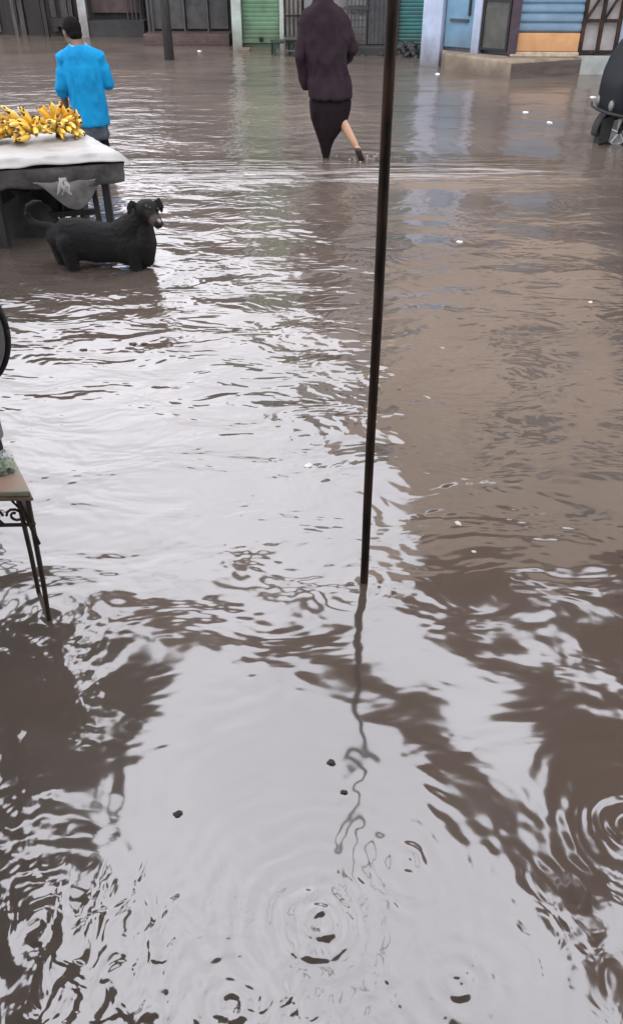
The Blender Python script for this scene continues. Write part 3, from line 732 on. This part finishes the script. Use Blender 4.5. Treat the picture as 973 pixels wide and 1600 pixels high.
for sx in (-1, 1): mb.tube([(sx * .068, 0, .26 * k_), (sx * .082, .01, .10), (sx * .095, .0, -.05), (sx * .10, -.01, -.22)], [.078, .078, .074, .07], n=14, rnd=True)
mb.build('trousers', M['black'], man, voxel=.012, sm=3)

# --- person in dark robe
p = P(512, 247); Yw = p.y
wom = empty('person', (p.x, p.y, 0), 0, 'person in a long plum brown tunic and dark skirt wading away, one bare heel lifted', 'person')
def W(px, py, dy=0.0):
    v = Q(px, py, Yw + dy); return Vector((v.x - p.x, dy, v.z))
def rings(rows):
    out = []
    for (py, xl, xr, dep, cy) in rows:
        a_, b_ = W(xl, py), W(xr, py); out.append(((a_.x + b_.x) / 2, cy, (a_.z + b_.z) / 2, (b_.x - a_.x) / 2, dep))
    return out[::-1]
nk = W(505, -6)
mb = MB(); hc = nk + Vector((.01, .05, .155)); Rh = Matrix.Rotation(math.radians(-10), 3, 'Z')
head(mb, hc, Rh, 1.0)
mb.tube([nk + Vector((0, 0, -.10)), nk + Vector((0, .02, 0)), hc + Vector((0, -.01, -.06))], [.06, .052, .054], n=12, rnd=True)
mb.loft(rings([(12, 493, 520, .055, 0), (35, 476, 538, .08, 0), (80, 482, 538, .09, 0), (130, 485, 540, .11, 0), (165, 490, 540, .11, 0)]), n=20)
hip = W(514, 165)
shl, shr = W(477, 38), W(537, 38)
ell_, elr = W(469, 88, -.02), W(551, 76, .02)
hal, har = W(479, 132, .06), W(540, 92, .20)
for a_, b_, c_ in ((shl, ell_, hal), (shr, elr, har)):
    mb.tube([a_, a_.lerp(b_, .5), b_, b_.lerp(c_, .4), c_], [.048, .042, .036, .034, .024], n=10, rnd=True)
hand(mb, hal, hal - ell_, (1, .2, 0), -1, .9); hand(mb, har, har - elr, (-.6, .4, -.6), 1, .9)
ft = W(509, 244)
mb.tube([W(504, 165), W(505, 200, .04), W(508, 232, .05), Vector((ft.x, .05, -.17))], [.075, .052, .042, .036], n=12, rnd=True)
mb.tube([Vector((ft.x, .03, -.19)), Vector((ft.x, .14, -.205)), Vector((ft.x + .01, .22, -.21))], [(.033, .03), (.038, .024), (.032, .014)], n=10, rnd=True)
kn_, an = W(532, 186, -.02), W(555, 226, -.10)
mb.tube([W(522, 165), kn_, kn_.lerp(an, .35), an], [.075, .048, .046, .030], n=12, rnd=True)
heel = W(559, 233, -.13); toe = W(567, 252, -.04)
mb.tube([heel, heel.lerp(toe, .5), toe], [(.030, .030), (.036, .026), (.032, .016)], n=10, rnd=True)
mb.build('body', M['skin2'], wom, voxel=.0085, sm=3)
for sx in (-1, 1): MB().ell(hc + Rh @ Vector((sx * .03, .083, .004)), (.012, .008, .009), 10, 8, Rh).build('eye', M['eye'], wom, smooth=True)
mb = MB()
mb.loft(rings([(-4, 494, 518, .062, .01), (6, 489, 523, .075, 0), (15, 480, 533, .09, 0), (24, 471, 542, .10, 0), (36, 468, 546, .112, 0), (60, 472, 544, .12, 0), (90, 477, 541, .13, 0), (118, 482, 543, .13, 0), (136, 481, 548, .15, 0), (152, 482, 549, .158, 0)]), n=48, fold=.035, nf=5)
for a_, b_, c_ in ((shl, ell_, hal), (shr, elr, har)):
    mb.tube([a_, a_.lerp(b_, .5), b_, b_.lerp(c_, .5), c_ + (b_ - c_) * .05], [.052, .050, .049, .050, .050], n=14, rnd=True)
wrinkle(mb.build('tunic', M['tunic'], wom, voxel=.009, sm=3), .008, 10, 5)
MB().loft(rings([(118, 490, 537, .09, 0), (140, 488, 541, .10, 0), (150, 485, 545, .115, 0), (158, 482, 548, .135, 0), (170, 483, 547, .14, 0), (185, 485, 543, .135, 0), (197, 489, 538, .125, .0), (208, 493, 530, .105, .01), (220, 497, 522, .085, .02), (230, 500, 518, .07, .03), (240, 502, 516, .058, .04), (249, 503, 514, .052, .045)]), n=56, fold=.045, nf=5).build('skirt', M['skirt'], wom, voxel=.010, sm=2); wrinkle(wom.children[-1], .012, 9, 1)
mb = MB(); mb.ell(hc + Vector((0, -.012, .012)), (.090, .100, .112), 18, 14, Rh); mb.loft([(nk.x, .0, nk.z - .07, .085, .075), (nk.x, .01, nk.z, .066, .068), (hc.x, .02, hc.z - .05, .078, .085)])
mb.build('headscarf', M['tunic'], wom, voxel=.009, sm=4)
MB().tube([heel + Vector((0, -.015, -.008)), heel.lerp(toe, .5) + Vector((0, -.012, -.016)), toe + Vector((0, -.012, -.012))], [(.034, .026), (.040, .022), (.034, .015)], n=12, rnd=True).build('sandal', M['sandal'], wom, smooth=True)

mb = MB(); fw_ = P(565, 248)
for k in range(34):
    a_ = random.uniform(0, 2 * PI); r_ = abs(random.gauss(0, .13)) + .02; q = random.uniform(.003, .008)
    mb.ell((fw_.x + .05 + 1.5 * r_ * math.cos(a_), fw_.y + .6 * r_ * math.sin(a_), max(.0, random.gauss(.0, .03))), (q * 1.6, q, q * .8), 7, 5)
tag(mb.build('splash', mat('splash_water', (.36, .32, .30), .15, .1, 9), None, smooth=True), 'splash of pale droplets round the lifted foot of the wader', 'splash', kind='stuff')
# ------------------------------------------------------------------ dog
pd = P(165, 416); Yd = pd.y
DB = Vector((pd.x, pd.y, 0))
def D(px, py, dy=0.0): v = Q(px, py, Yd + dy); return v - DB
hd = D(229, 328, -.07)                                  # skull centre
mz = D(248, 350, -.15)                                  # nose
br = D(231, 325, -.15)
DOGSPOTS = [(tuple(mz + Vector((-.025, .02, .02))), .040, (.085, .066, .056, 1), .02), (tuple(D(232, 334, -.12)), .030, (.038, .030, .026, 1), .03),
            (tuple(D(229, 319, -.135)), .016, (.20, .165, .14, 1), .012), (tuple(D(244, 321, -.12)), .013, (.20, .17, .15, 1), .012),
            (tuple(mz + Vector((.014, -.012, .030))), .014, (.34, .31, .30, 1), .01)]
M['dog'] = dog_mat()
dog = empty('dog', DB, 0, 'black brown dog standing belly deep in the flood in front of the fruit table', 'dog')
mb = MB()
mb.tube([D(90, 372), D(100, 371), D(122, 373), D(152, 378), D(182, 380), D(206, 381, -.01), D(220, 388, -.02)],
        [(.070, .085), (.100, .125), (.108, .138), (.104, .136), (.094, .124), (.104, .146), (.086, .126)], n=20, rnd=True)
mb.tube([D(194, 366, -.01), D(210, 350, -.03), hd + Vector((-.02, .01, -.02))], [(.084, .106), (.066, .084), (.058, .064)], n=14, rnd=True)
mb.tube([D(226, 350, -.05), D(228, 380, -.05), D(229, 404, -.03)], [.054, .074, .056], n=14, rnd=True)        # throat and breast
mb.ell(hd, (.078, .072, .066), 14, 10)
st0 = hd + (mz - hd) * .25
mb.tube([hd + Vector((.01, -.02, -.005)), hd.lerp(mz, .55) + Vector((.004, 0, .004)), mz], [(.058, .052), (.043, .040), (.030, .027)], n=12, rnd=True)
mb.tube([hd + Vector((.0, -.03, -.035)), hd.lerp(mz, .7) + Vector((-.004, 0, -.028)), mz + Vector((-.008, .008, -.024))], [(.032, .020), (.022, .014), (.015, .010)], n=10, rnd=True)
for (sx, sy) in ((-.062, -.01), (.056, .035)):           # folded ears
    b_ = hd + Vector((sx, sy, .030)); q = 1 if sx > 0 else -1
    mb.tube([b_, b_ + Vector((q * .022, -.008, .018)), b_ + Vector((q * .040, -.030, -.012)), b_ + Vector((q * .042, -.036, -.040))], [(.022, .012), (.026, .010), (.022, .008), (.008, .006)], n=10, up=(0, 1, 0), rnd=True)
for (px, dy) in ((208, -.075), (216, .055)):            # fore legs
    a_ = D(px, 385, dy); mb.tube([a_, a_ + Vector((.0, 0, -.12)), a_ + Vector((.015, 0, -.24)), Vector((a_.x + .01, dy, -.26))], [(.058, .05), (.042, .038), (.028, .026), (.022, .022)], n=10, rnd=True)
    mb.tube([Vector((a_.x + .005, dy, -.275)), Vector((a_.x + .06, dy, -.282))], [(.028, .018), (.026, .014)], n=8, rnd=True)
for (px, dy) in ((104, -.070), (92, .065)):             # hind legs: thigh, knee, hock, shank
    a_ = D(px, 378, dy); kn2 = a_ + Vector((.022, -.002, -.20)); hk = Vector((a_.x - .030, dy, -.17)); pw = Vector((a_.x - .025, dy, -.265))
    mb.tube([a_, a_.lerp(kn2, .6), kn2], [(.066, .062), (.052, .048), (.036, .034)], n=10, rnd=True)
    mb.tube([kn2, hk], [.038, .025], n=10, rnd=True); mb.tube([hk, pw], [.024, .021], n=10, rnd=True)
    mb.tube([pw + Vector((0, 0, -.012)), pw + Vector((.065, 0, -.02))], [(.026, .016), (.024, .012)], n=8, rnd=True)
tl = [D(92, 362), D(78, 354, .01), D(62, 352, .02), D(50, 346, .03), D(43, 334, .03), D(44, 323, .03), D(53, 317, .03), D(64, 315, .03)]
mb.tube(tl, [.038, .030, .026, .024, .023, .021, .018, .010], n=10, rnd=True)
wrinkle(mb.build('body', M['dog'], dog, voxel=.0065, sm=3), .0022, 30, 4, (.4, 1, 1))
MB().ell(mz + Vector((.012, -.014, .004)), (.016, .012, .012), 10, 8).build('nose', M['rubber'], dog, smooth=True)
for c_ in (D(234, 325, -.128), D(247, 327, -.105)): MB().ell(c_, (.010, .010, .010), 10, 8).build('eye', M['eye'], dog, smooth=True)

# ------------------------------------------------------------------ three wheeled rickshaw at the right edge
pr = P(940, 224); Yr = pr.y
rk = empty('auto_rickshaw', (pr.x, pr.y, 0), math.radians(6), 'dark three wheeled vehicle at the right edge with its front wheel in water', 'vehicle')
def R_(px, py, dy=0.0): v = Q(px, py, Yr + dy); return Vector((v.x - pr.x, dy, v.z))
wc = R_(963, 205); wc.y = 0
def wheel(c, r, wd, parent_name='wheel'):
    Mx = Matrix.Translation(c) @ Matrix.Rotation(PI / 2, 4, 'X')
    pr_ = [(r * .62, -wd / 2), (r * .86, -wd / 2 * 1.1), (r * .97, -wd / 2 * .7), (r, 0), (r * .97, wd / 2 * .7), (r * .86, wd / 2 * 1.1), (r * .62, wd / 2)]
    wl = MB().lathe(pr_, 28, Mx).build('wheel', M['rubber'], rk, smooth=True)
    rim = MB().lathe([(r * .64, -wd / 2 - .004), (r * .60, -wd / 2 - .010), (r * .52, -wd / 2 + .004), (r * .50, -.005), (r * .14, -.005), (r * .14, .005), (r * .50, .005), (r * .60, wd / 2 + .010), (r * .64, wd / 2 + .004)], 28, Mx).build('rim', M['chrome'], wl, smooth=True)
    for k in range(5):
        a_ = 2 * PI * k / 5 + .3; sp = MB().bar(c + Vector((math.cos(a_) * r * .10, -wd / 2 - .010, math.sin(a_) * r * .10)), c + Vector((math.cos(a_) * r * .58, -wd / 2 - .006, math.sin(a_) * r * .58)), .050, .014); sp.build('spoke', M['chrome'], wl)
    MB().lathe([(r * .10, -wd / 2 - .022), (r * .10, wd / 2 + .022)], 12, Mx).build('hub', M['rubber'], wl)
wheel(wc, .205, .09)
wheel(wc + Vector((1.95, -.55, .02)), .215, .10); wheel(wc + Vector((1.95, .55, .02)), .215, .10)
# mudguard: a thick arch over the wheel
vs = []; fs = []; nA = 22
for i in range(nA + 1):
    a_ = math.radians(-8 + 150 * i / nA)
    for (rr, yy) in ((.245, -.075), (.262, -.045), (.268, 0), (.262, .045), (.245, .075), (.235, .06), (.245, 0), (.235, -.06)):
        vs.append(wc + Vector((-math.cos(a_) * rr, yy, math.sin(a_) * rr)))
for i in range(nA):
    for k in range(8): fs.append((i * 8 + k, i * 8 + (k + 1) % 8, (i + 1) * 8 + (k + 1) % 8, (i + 1) * 8 + k))
fs += [tuple(range(8))[::-1], tuple(nA * 8 + k for k in range(8))]
MB().add(vs, fs).build('mudguard', M['rubber'], rk, smooth=True)
# mud flap hanging at the front of the guard
fl_ = R_(936, 180)
MB().add([(fl_.x - .0, -.07, .245), (fl_.x + .14, -.08, .30), (fl_.x + .12, -.08, .03), (fl_.x + .01, -.07, .0), (fl_.x - .0, .07, .245), (fl_.x + .14, .08, .30), (fl_.x + .12, .08, .03), (fl_.x + .01, .07, .0)],
         [(0,1,2,3),(4,7,6,5),(0,4,5,1),(1,5,6,2),(2,6,7,3),(3,7,4,0)]).build('splash_guard', M['rubber'], rk, bevel=.01)
MB().bar(wc + Vector((0, -.075, 0)), wc + Vector((.12, -.075, .45)), .03).build('fork', M['rubber'], rk)
MB().bar(wc + Vector((0, .075, 0)), wc + Vector((.12, .075, .45)), .03).build('fork', M['rubber'], rk)
# nose and cab: cross sections along x
n0 = R_(944, 150)
secs = [(n0.x, .10, .34, .52), (n0.x + .02, .22, .31, .60), (n0.x + .09, .36, .30, .72), (n0.x + .17, .46, .29, .84), (n0.x + .30, .56, .26, .98), (n0.x + .45, .60, .16, 1.02), (n0.x + .9, .62, .14, .62), (n0.x + 1.6, .64, .14, .70), (n0.x + 2.4, .62, .18, .95), (n0.x + 2.55, .5, .25, .95)]
vs = []; fs = []; n = 20
for (x, hw, z0, z1) in secs:
    for k in range(n):
        a_ = 2 * PI * k / n; ca, sa = math.cos(a_), math.sin(a_)
        y = hw * math.copysign(abs(ca) ** .34, ca); z = (z0 + z1) / 2 + (z1 - z0) / 2 * math.copysign(abs(sa) ** .34, sa); vs.append((x, y, z))
for i in range(len(secs) - 1):
    for k in range(n): fs.append((i * n + k, i * n + (k + 1) % n, (i + 1) * n + (k + 1) % n, (i + 1) * n + k))
fs += [tuple(range(n))[::-1], tuple((len(secs) - 1) * n + k for k in range(n))]
MB().add(vs, fs).build('body', M['rick'], rk, smooth=True)
lc = R_(950, 161); Ml = Matrix.Translation((n0.x - .0, -.19, lc.z)) @ Matrix.Rotation(-PI / 2, 4, 'Y') @ Matrix.Rotation(.5, 4, 'X')
for yy in (-.17, .17):
    Ml = Matrix.Translation((n0.x + .025, yy, lc.z + .0)) @ Matrix.Rotation(-PI / 2, 4, 'Y')
    hl = MB().lathe([(.03, -.05), (.058, -.02), (.062, .012), (.056, .016)], 20, Ml).build('headlight', M['rubber'], rk, smooth=True)
    MB().lathe([(.054, .012), (.046, .026), (.02, .034), (.001, .036)], 20, Ml).build('lens', M['lamp'], hl, smooth=True)
MB().add([(n0.x + .42, -.56, 1.02), (n0.x + .42, .56, 1.02), (n0.x + .62, .52, 1.55), (n0.x + .62, -.52, 1.55), (n0.x + .45, -.56, 1.02), (n0.x + .45, .56, 1.02), (n0.x + .65, .52, 1.55), (n0.x + .65, -.52, 1.55)],
         [(0,3,2,1),(4,5,6,7),(0,1,5,4),(1,2,6,5),(2,3,7,6),(3,0,4,7)]).build('windscreen', M['glass'], rk)
mb = MB(); mb.box(n0.x + .55, n0.x + 2.5, -.64, .64, 1.52, 1.64); mb.box(n0.x + 2.3, n0.x + 2.5, -.62, .62, .9, 1.53)
mb.build('canopy', M['canvas'], rk, bevel=.05)
MB().tube([(n0.x + .05, -.42, .33), (n0.x - .03, -.2, .33), (n0.x - .05, 0, .33), (n0.x - .03, .2, .33), (n0.x + .05, .42, .33)], [.014] * 5, n=8).build('bumper', M['canvas'], rk, smooth=True)
for sy in (-.55, .55): MB().bar((n0.x + .62, sy, 1.0), (n0.x + .68, sy * .95, 1.55), .04).build('roof_post', M['rubber'], rk)
MB().box(n0.x + 1.4, n0.x + 1.9, -.5, .5, .6, .78).build('seat', M['canvas'], rk, bevel=.04)

# ------------------------------------------------------------------ small iron legged table, left foreground
zi = .50 * K
cF = P(48, 768, zi); cB = P(17, 706, zi)
exi = Vector((1, .03, 0)).normalized()
eyi = Vector((cB.x - cF.x, cB.y - cF.y, 0)); LYi = eyi.length; eyi.normalize(); LXi = .42
M['rust'] = mat('brown_rust', (.040, .022, .012), .7, .3, 40, .001, 0, col2=(.014, .009, .007))
it = empty('side_table', (cF.x, cF.y, 0), 0, 'small side table with a faded printed top and curled iron legs at the left edge', 'table')
def I(u, v, z): return exi * u + eyi * v + Vector((0, 0, z))
def iprism(u0, u1, v0, v1, z0, z1):
    vs = [I(u, v, z) for z in (z0, z1) for v in (v0, v1) for u in (u0, u1)]
    return MB().add(vs, [(0,2,3,1),(4,5,7,6),(0,1,5,4),(2,6,7,3),(0,4,6,2),(1,3,7,5)])
iprism(-LXi, 0, 0, LYi, zi - .018, zi).build('tabletop', M['tabletop'], it, bevel=.004)
iprism(-LXi - .002, .003, -.003, LYi + .003, zi - .032, zi - .0195).build('edge_board', M['ply'], it, bevel=.003)
def rel(v): return Vector((v.x - cF.x, v.y - cF.y, v.z))
f1 = rel(P(76, 968)); f2 = rel(P(58, 918, .02)); f2.z = 0
def leg(a_, b_):
    d_ = (b_ - a_); b2 = b_ + d_ * .35
    return MB().tube([a_, a_.lerp(b2, .5) + Vector((.004, 0, 0)), b2], [.0085, .0085, .0075], n=8).build('leg', M['rust'], it, smooth=True)
leg(I(-.012, .012, zi - .033), f1); leg(I(-.014, LYi - .02, zi - .033), f2)
leg(I(-LXi + .012, .012, zi - .033), I(-LXi + .012, .012, zi - .033) + Vector((-.02, 0, -zi)) + Vector((0, .02, 0))); leg(I(-LXi + .012, LYi - .012, zi - .033), I(-LXi, LYi, 0))
# second front rod beside the near leg, as in a hairpin frame
MB().tube([I(-.040, .012, zi - .033), I(-.012, .012, zi - .20)], [.006, .006], n=8).build('brace', M['rust'], it, smooth=True)
mb = MB(); zr = zi - .125
mb.tube([I(-LXi + .01, .010, zr), I(-.010, .010, zr)], [.006, .006], n=6)
mb.tube([I(-.012, .012, zr), I(-.012, LYi - .02, zr)], [.006, .006], n=6)
mb.build('rail', M['rust'], it, smooth=True)
for k in range(6):
    uu = -.060 - k * .062
    pts = []
    for i in range(15):
        t = i / 14; a_ = t * 2.6 * PI; r = .026 * (1 - .65 * t); pts.append(I(uu + r * math.cos(a_) * (1 if k % 2 else -1), .010, zr + .034 + r * math.sin(a_)))
    m1 = MB().tube(pts, [.0042] * 15, n=6)
    m1.tube([I(uu, .010, zi - .034), I(uu - .018 * (1 if k % 2 else -1), .010, zr + .06), I(uu + .020, .010, zr + .004)], [.0042] * 3, n=6)
    m1.build('scroll', M['rust'], it, smooth=True)
# things on it
ps = P(-8, 722, zi)
sc_ = empty('round_scale', (ps.x, ps.y, zi), math.radians(-3), 'grey round disc with a black rim on a grey stand at the left edge', 'scale')
rc = Q(-104, 512, ps.y); rad = (Q(17, 533, ps.y) - rc).length
dz = rc.z - zi; dx = rc.x - ps.x
Md = Matrix.Translation((dx, 0, dz)) @ Matrix.Rotation(PI / 2, 4, 'X')
MB().lathe([(rad * .955, -.012), (rad * .955, .012)], 64, Md).build('dial', M['disc'], sc_)
tr = [Vector((dx + rad * math.cos(t) * .985, 0, dz + rad * math.sin(t) * .985)) for t in [2 * PI * i / 72 for i in range(73)]]
MB().tube(tr, [(.007, .010)] * 73, n=8, up=(0, 1, 0)).build('rim', M['rubber'], sc_, smooth=True)
MB().box(dx - .09, ps.x * 0 + (.020), -.02, .07, .052, dz - rad * .80).build('stand', M['stand'], sc_, bevel=.01)
MB().box(dx - .12, .008, -.03, .07, .0, .05).build('foot', M['rubber'], sc_, bevel=.01)
def crumple(name, m, c, r, lab, cat, seed):
    bm = bmesh.new(); bmesh.ops.create_icosphere(bm, subdivisions=3, radius=1)
    for v in bm.verts:
        d_ = 1 + .45 * noise.noise(v.co * 1.6 + Vector((seed, 0, 0))) + .25 * noise.noise(v.co * 4 + Vector((0, seed, 0)))
        v.co = Vector((v.co.x * r[0] * d_, v.co.y * r[1] * d_, max(v.co.z * r[2] * d_, -r[2] * .25)))
    me = bpy.data.meshes.new(name); bm.to_mesh(me); bm.free(); me.materials.append(m)
    o = bpy.data.objects.new(name, me); COL.objects.link(o); o.location = c; return tag(o, lab, cat)
crumple('plastic_bag', M['rag'], P(19, 716, zi) + Vector((-.02, 0, .006)), (.024, .03, .018), 'crumpled white plastic scrap on the far corner of the small side table', 'plastic bag', 3)
crumple('plastic_bag', M['greenbag'], P(6, 735, zi) + Vector((0, 0, .008)), (.034, .03, .022), 'crumpled pale green bag by the grey stand on the side table', 'plastic bag', 8)

# ------------------------------------------------------------------ things afloat
FL = [((718, 378), .035, 'white litter scrap afloat alone right of the pole, mid water'), ((482, 728), .030, 'white litter scrap afloat left of the pole in the pale reflection'),
      ((715, 818), .020, 'small pale scrap afloat right of the pole foot'), ((740, 862), .012, 'tiny pale scrap afloat below another, right of the pole foot'),
      ((922, 472), .022, 'pale scrap sticking up from the water near the right edge'), ((683, 116), .07, 'white scrap afloat in front of the pale blue pilaster'),
      ((926, 152), .06, 'bright white scrap afloat before the barred gate'), ((820, 176), .06, 'white scrap afloat in front of the dark right plinth face'), ((858, 192), .06, 'white scrap afloat left of the dark vehicle wheel'),
      ((312, 80), .06, 'white scrap afloat right of the thick dark post')]
for i, (px, r, lab) in enumerate(FL):
    o = crumple('floating_litter', M['litter'], P(*px), (r * .75, r * .5, r * .22), lab, 'litter', i * 2.7); o['group'] = 'litter afloat on the flood'; o.rotation_euler.z = i
for i, (px, r, lab) in enumerate([((208, 538), .030, 'brown clump of debris afloat, left one of a close pair below the dog'), ((226, 538), .026, 'brown clump of debris afloat, right one of a close pair below the dog'), ((131, 547), .026, 'brown clump of debris afloat alone left of the close pair'),
                                  ((517, 1192), .016, 'dark leaf scrap afloat in the pale reflection below the pole'), ((537, 1238), .012, 'smaller dark leaf scrap just below another in the pale reflection'), ((278, 1272), .016, 'dark scrap afloat low on the left of the pale reflection')]):
    o = crumple('floating_debris', M['browndebris'], P(*px), (r * .8, r * .6, r * .25), lab, 'debris', 20 + i * 3.1); o['group'] = 'dark debris afloat on the flood'

# ------------------------------------------------------------------ unseen sheets above the view, outlines shaped for dark reflections in the water
def lerp_tab(tab, y):
    if y <= tab[0][0]: return tab[0][1]
    for (a, va), (b, vb) in zip(tab, tab[1:]):
        if y <= b: return va + (vb - va) * (y - a) / (b - a)
    return tab[-1][1]
def fbm(x, y, s, sc):
    return noise.fractal(Vector((x * sc, y * sc, s)), 1.0, 2.0, 4)
def cloth_sheet(name, part, label, cat, bbox, inside, z, poles, res=.024, m='tarp'):
    """a ragged overhead sheet shaped for its reflection: the cells of a sheet for which inside(x, y) > 0"""
    x0, x1, y0, y1 = bbox; e = empty(name, (x0, y0, 0), 0, label, cat)
    nx, ny = int((x1 - x0) / res), int((y1 - y0) / res); vid = {}; vs = []; fs = []
    val = [[inside(x0 + i * res, y0 + j * res) for i in range(nx + 1)] for j in range(ny + 1)]
    def vert(i, j):
        if (i, j) not in vid:
            x, y = x0 + i * res, y0 + j * res
            vid[(i, j)] = len(vs); vs.append((x - x0, y - y0, z + .06 * noise.noise(Vector((x * 1.3, y * 1.3, 3))) + .015 * noise.noise(Vector((x * 6, y * 6, 1)))))
        return vid[(i, j)]
    for j in range(ny):
        for i in range(nx):
            if val[j][i] + val[j][i + 1] + val[j + 1][i] + val[j + 1][i + 1] > 0: fs.append((vert(i, j), vert(i + 1, j), vert(i + 1, j + 1), vert(i, j + 1)))
    o = MB().add(vs, fs).build(part, M[m], e, smooth=True)
    q = o.modifiers.new('s', 'SMOOTH'); q.iterations = 2; q = o.modifiers.new('t', 'SOLIDIFY'); q.thickness = .005
    for (x, y) in poles: MB().tube([(x - x0, y - y0, -.3), (x - x0, y - y0, z + .02)], [.03, .026], n=10).build('pole', M['iron'], e, smooth=True)
    return e
ZA = 2.55
LE = [(-.6, -1.3), (1.2, -1.35), (1.7, -1.45), (2.2, -1.45), (2.6, -1.20), (3.0, -1.30), (3.6, -1.15), (4.1, -.95), (4.5, -1.0)]  # edge shaped so its reflection darkens the water on the left
def in_left(x, y):
    return min(lerp_tab(LE, y) - x + .16 * fbm(x, y, 1, 1.6), 4.62 - y + .16 * fbm(x, y, 7, 1.4), .25 + fbm(x, y, 11, 1.5) + .3 * max(0, -1.5 - x) if y > 2.4 else 1)
cloth_sheet('awning', 'tarpaulin', 'unseen dark tarpaulin awning over the left step, ragged outline shaped for its water reflection', 'awning', (-4.6, -.42, -.6, 4.9), in_left, ZA, [(-2.25, 4.4), (-4.5, 4.4), (-4.5, -.5)])
RE = [(-.6, 1.5), (1.4, 1.45), (2.2, 1.55), (2.8, 1.48), (3.3, 1.62), (3.6, 1.66), (3.9, 1.35), (4.1, 1.16), (4.6, .97), (5.2, .92)]
HO = [(2.1, 4.84, .42, .17, -.25), (1.68, 4.32, .34, .15, -.5), (2.15, 3.80, .36, .10, -.4), (2.0, 2.75, .10, .16, 0), (1.75, 2.15, .14, .22, .3)]  # holes placed to leave pale sky patches in the reflection
def in_right(x, y):
    v = min(x - lerp_tab(RE, y) + .15 * fbm(x, y, 2, 1.7), 5.25 - y + .15 * fbm(x, y, 5, 1.4))
    for (hx, hy, rx, ry, a) in HO:
        dx, dy = x - hx, y - hy; u_, v_ = dx * math.cos(a) + dy * math.sin(a), -dx * math.sin(a) + dy * math.cos(a)
        v = min(v, (math.hypot(u_ / rx, v_ / ry) - 1 + .55 * fbm(x, y, 9, 3)) * .2)
    return v
cloth_sheet('awning', 'tarpaulin', 'unseen brown tarpaulin awning over the right step, outline and holes shaped for its water reflection', 'awning', (.6, 4.8, -.6, 5.5), in_right, ZA, [(2.75, 5.1), (4.7, 5.1), (4.7, -.3)], m='browntarp')
ST1 = [(-1.82, 4.72), (-1.18, 4.50), (-.72, 4.40), (-.18, 4.22), (.35, 4.04), (.72, 3.60), (1.06, 3.28), (1.25, 2.95), (1.41, 2.65), (1.5, 2.3)]  # added strip, laid where its reflection makes dark blotches on the water
ST2 = [(-.70, 5.16), (-.40, 5.06), (-.10, 4.96), (.30, 4.80)]
def seg_d(x, y, pl_):
    best = 9
    for (ax, ay), (bx, by) in zip(pl_, pl_[1:]):
        dx, dy = bx - ax, by - ay; t = max(0, min(1, ((x - ax) * dx + (y - ay) * dy) / (dx * dx + dy * dy)))
        best = min(best, math.hypot(x - ax - t * dx, y - ay - t * dy))
    return best
def in_strip(x, y):
    v = .15 - seg_d(x, y, ST1) + .17 * fbm(x, y, 3, 2.0)
    return max(v, .12 - seg_d(x, y, ST2) + .13 * fbm(x, y, 4, 2.6))
st3 = cloth_sheet('reflection_strip', 'strip_sheet', 'added unseen ragged strip strung overhead for its dark reflection in the water', 'added strip', (-1.9, 1.7, 2.2, 5.4), in_strip, ZA + .06, [], m='browntarp')
mb = MB(); mb.tube([(x + 1.9, y - 2.2, ZA + .10) for x, y in ST1], [.006] * len(ST1), n=6); mb.build('rope', M['rubber'], st3, smooth=True)
mb = MB(); mb.tube([(x + 1.9, y - 2.2, ZA + .10) for x, y in [(-2.3, 5.0)] + ST2 + [(2.75, 5.1)]], [.006] * 6, n=6); mb.build('rope', M['rubber'], st3, smooth=True)
# unseen porch added so its dark roof reflects in the nearest ripples
pf = empty('reflection_porch', (0, -.5, 0), 0, 'added unseen porch roof and wall, giving dark reflections in the nearest ripples', 'porch')
MB().box(-5, 5, -2.6, -2.4, -.3, 3.4).build('wall', M['darkwall'], pf)
vs = []; fs = []
for i in range(161):
    x = -5 + i / 16; zc = .018 * math.sin(i * PI / 2)
    vs += [(x, -2.6, 3.3 + zc), (x, 1.95, 2.85 + zc)]
for i in range(160): fs.append((2 * i, 2 * i + 1, 2 * i + 3, 2 * i + 2))
o = MB().add(vs, fs).build('roof', M['tin'], pf, smooth=True); q = o.modifiers.new('t', 'SOLIDIFY'); q.thickness = .004
print('built', len(bpy.data.objects))
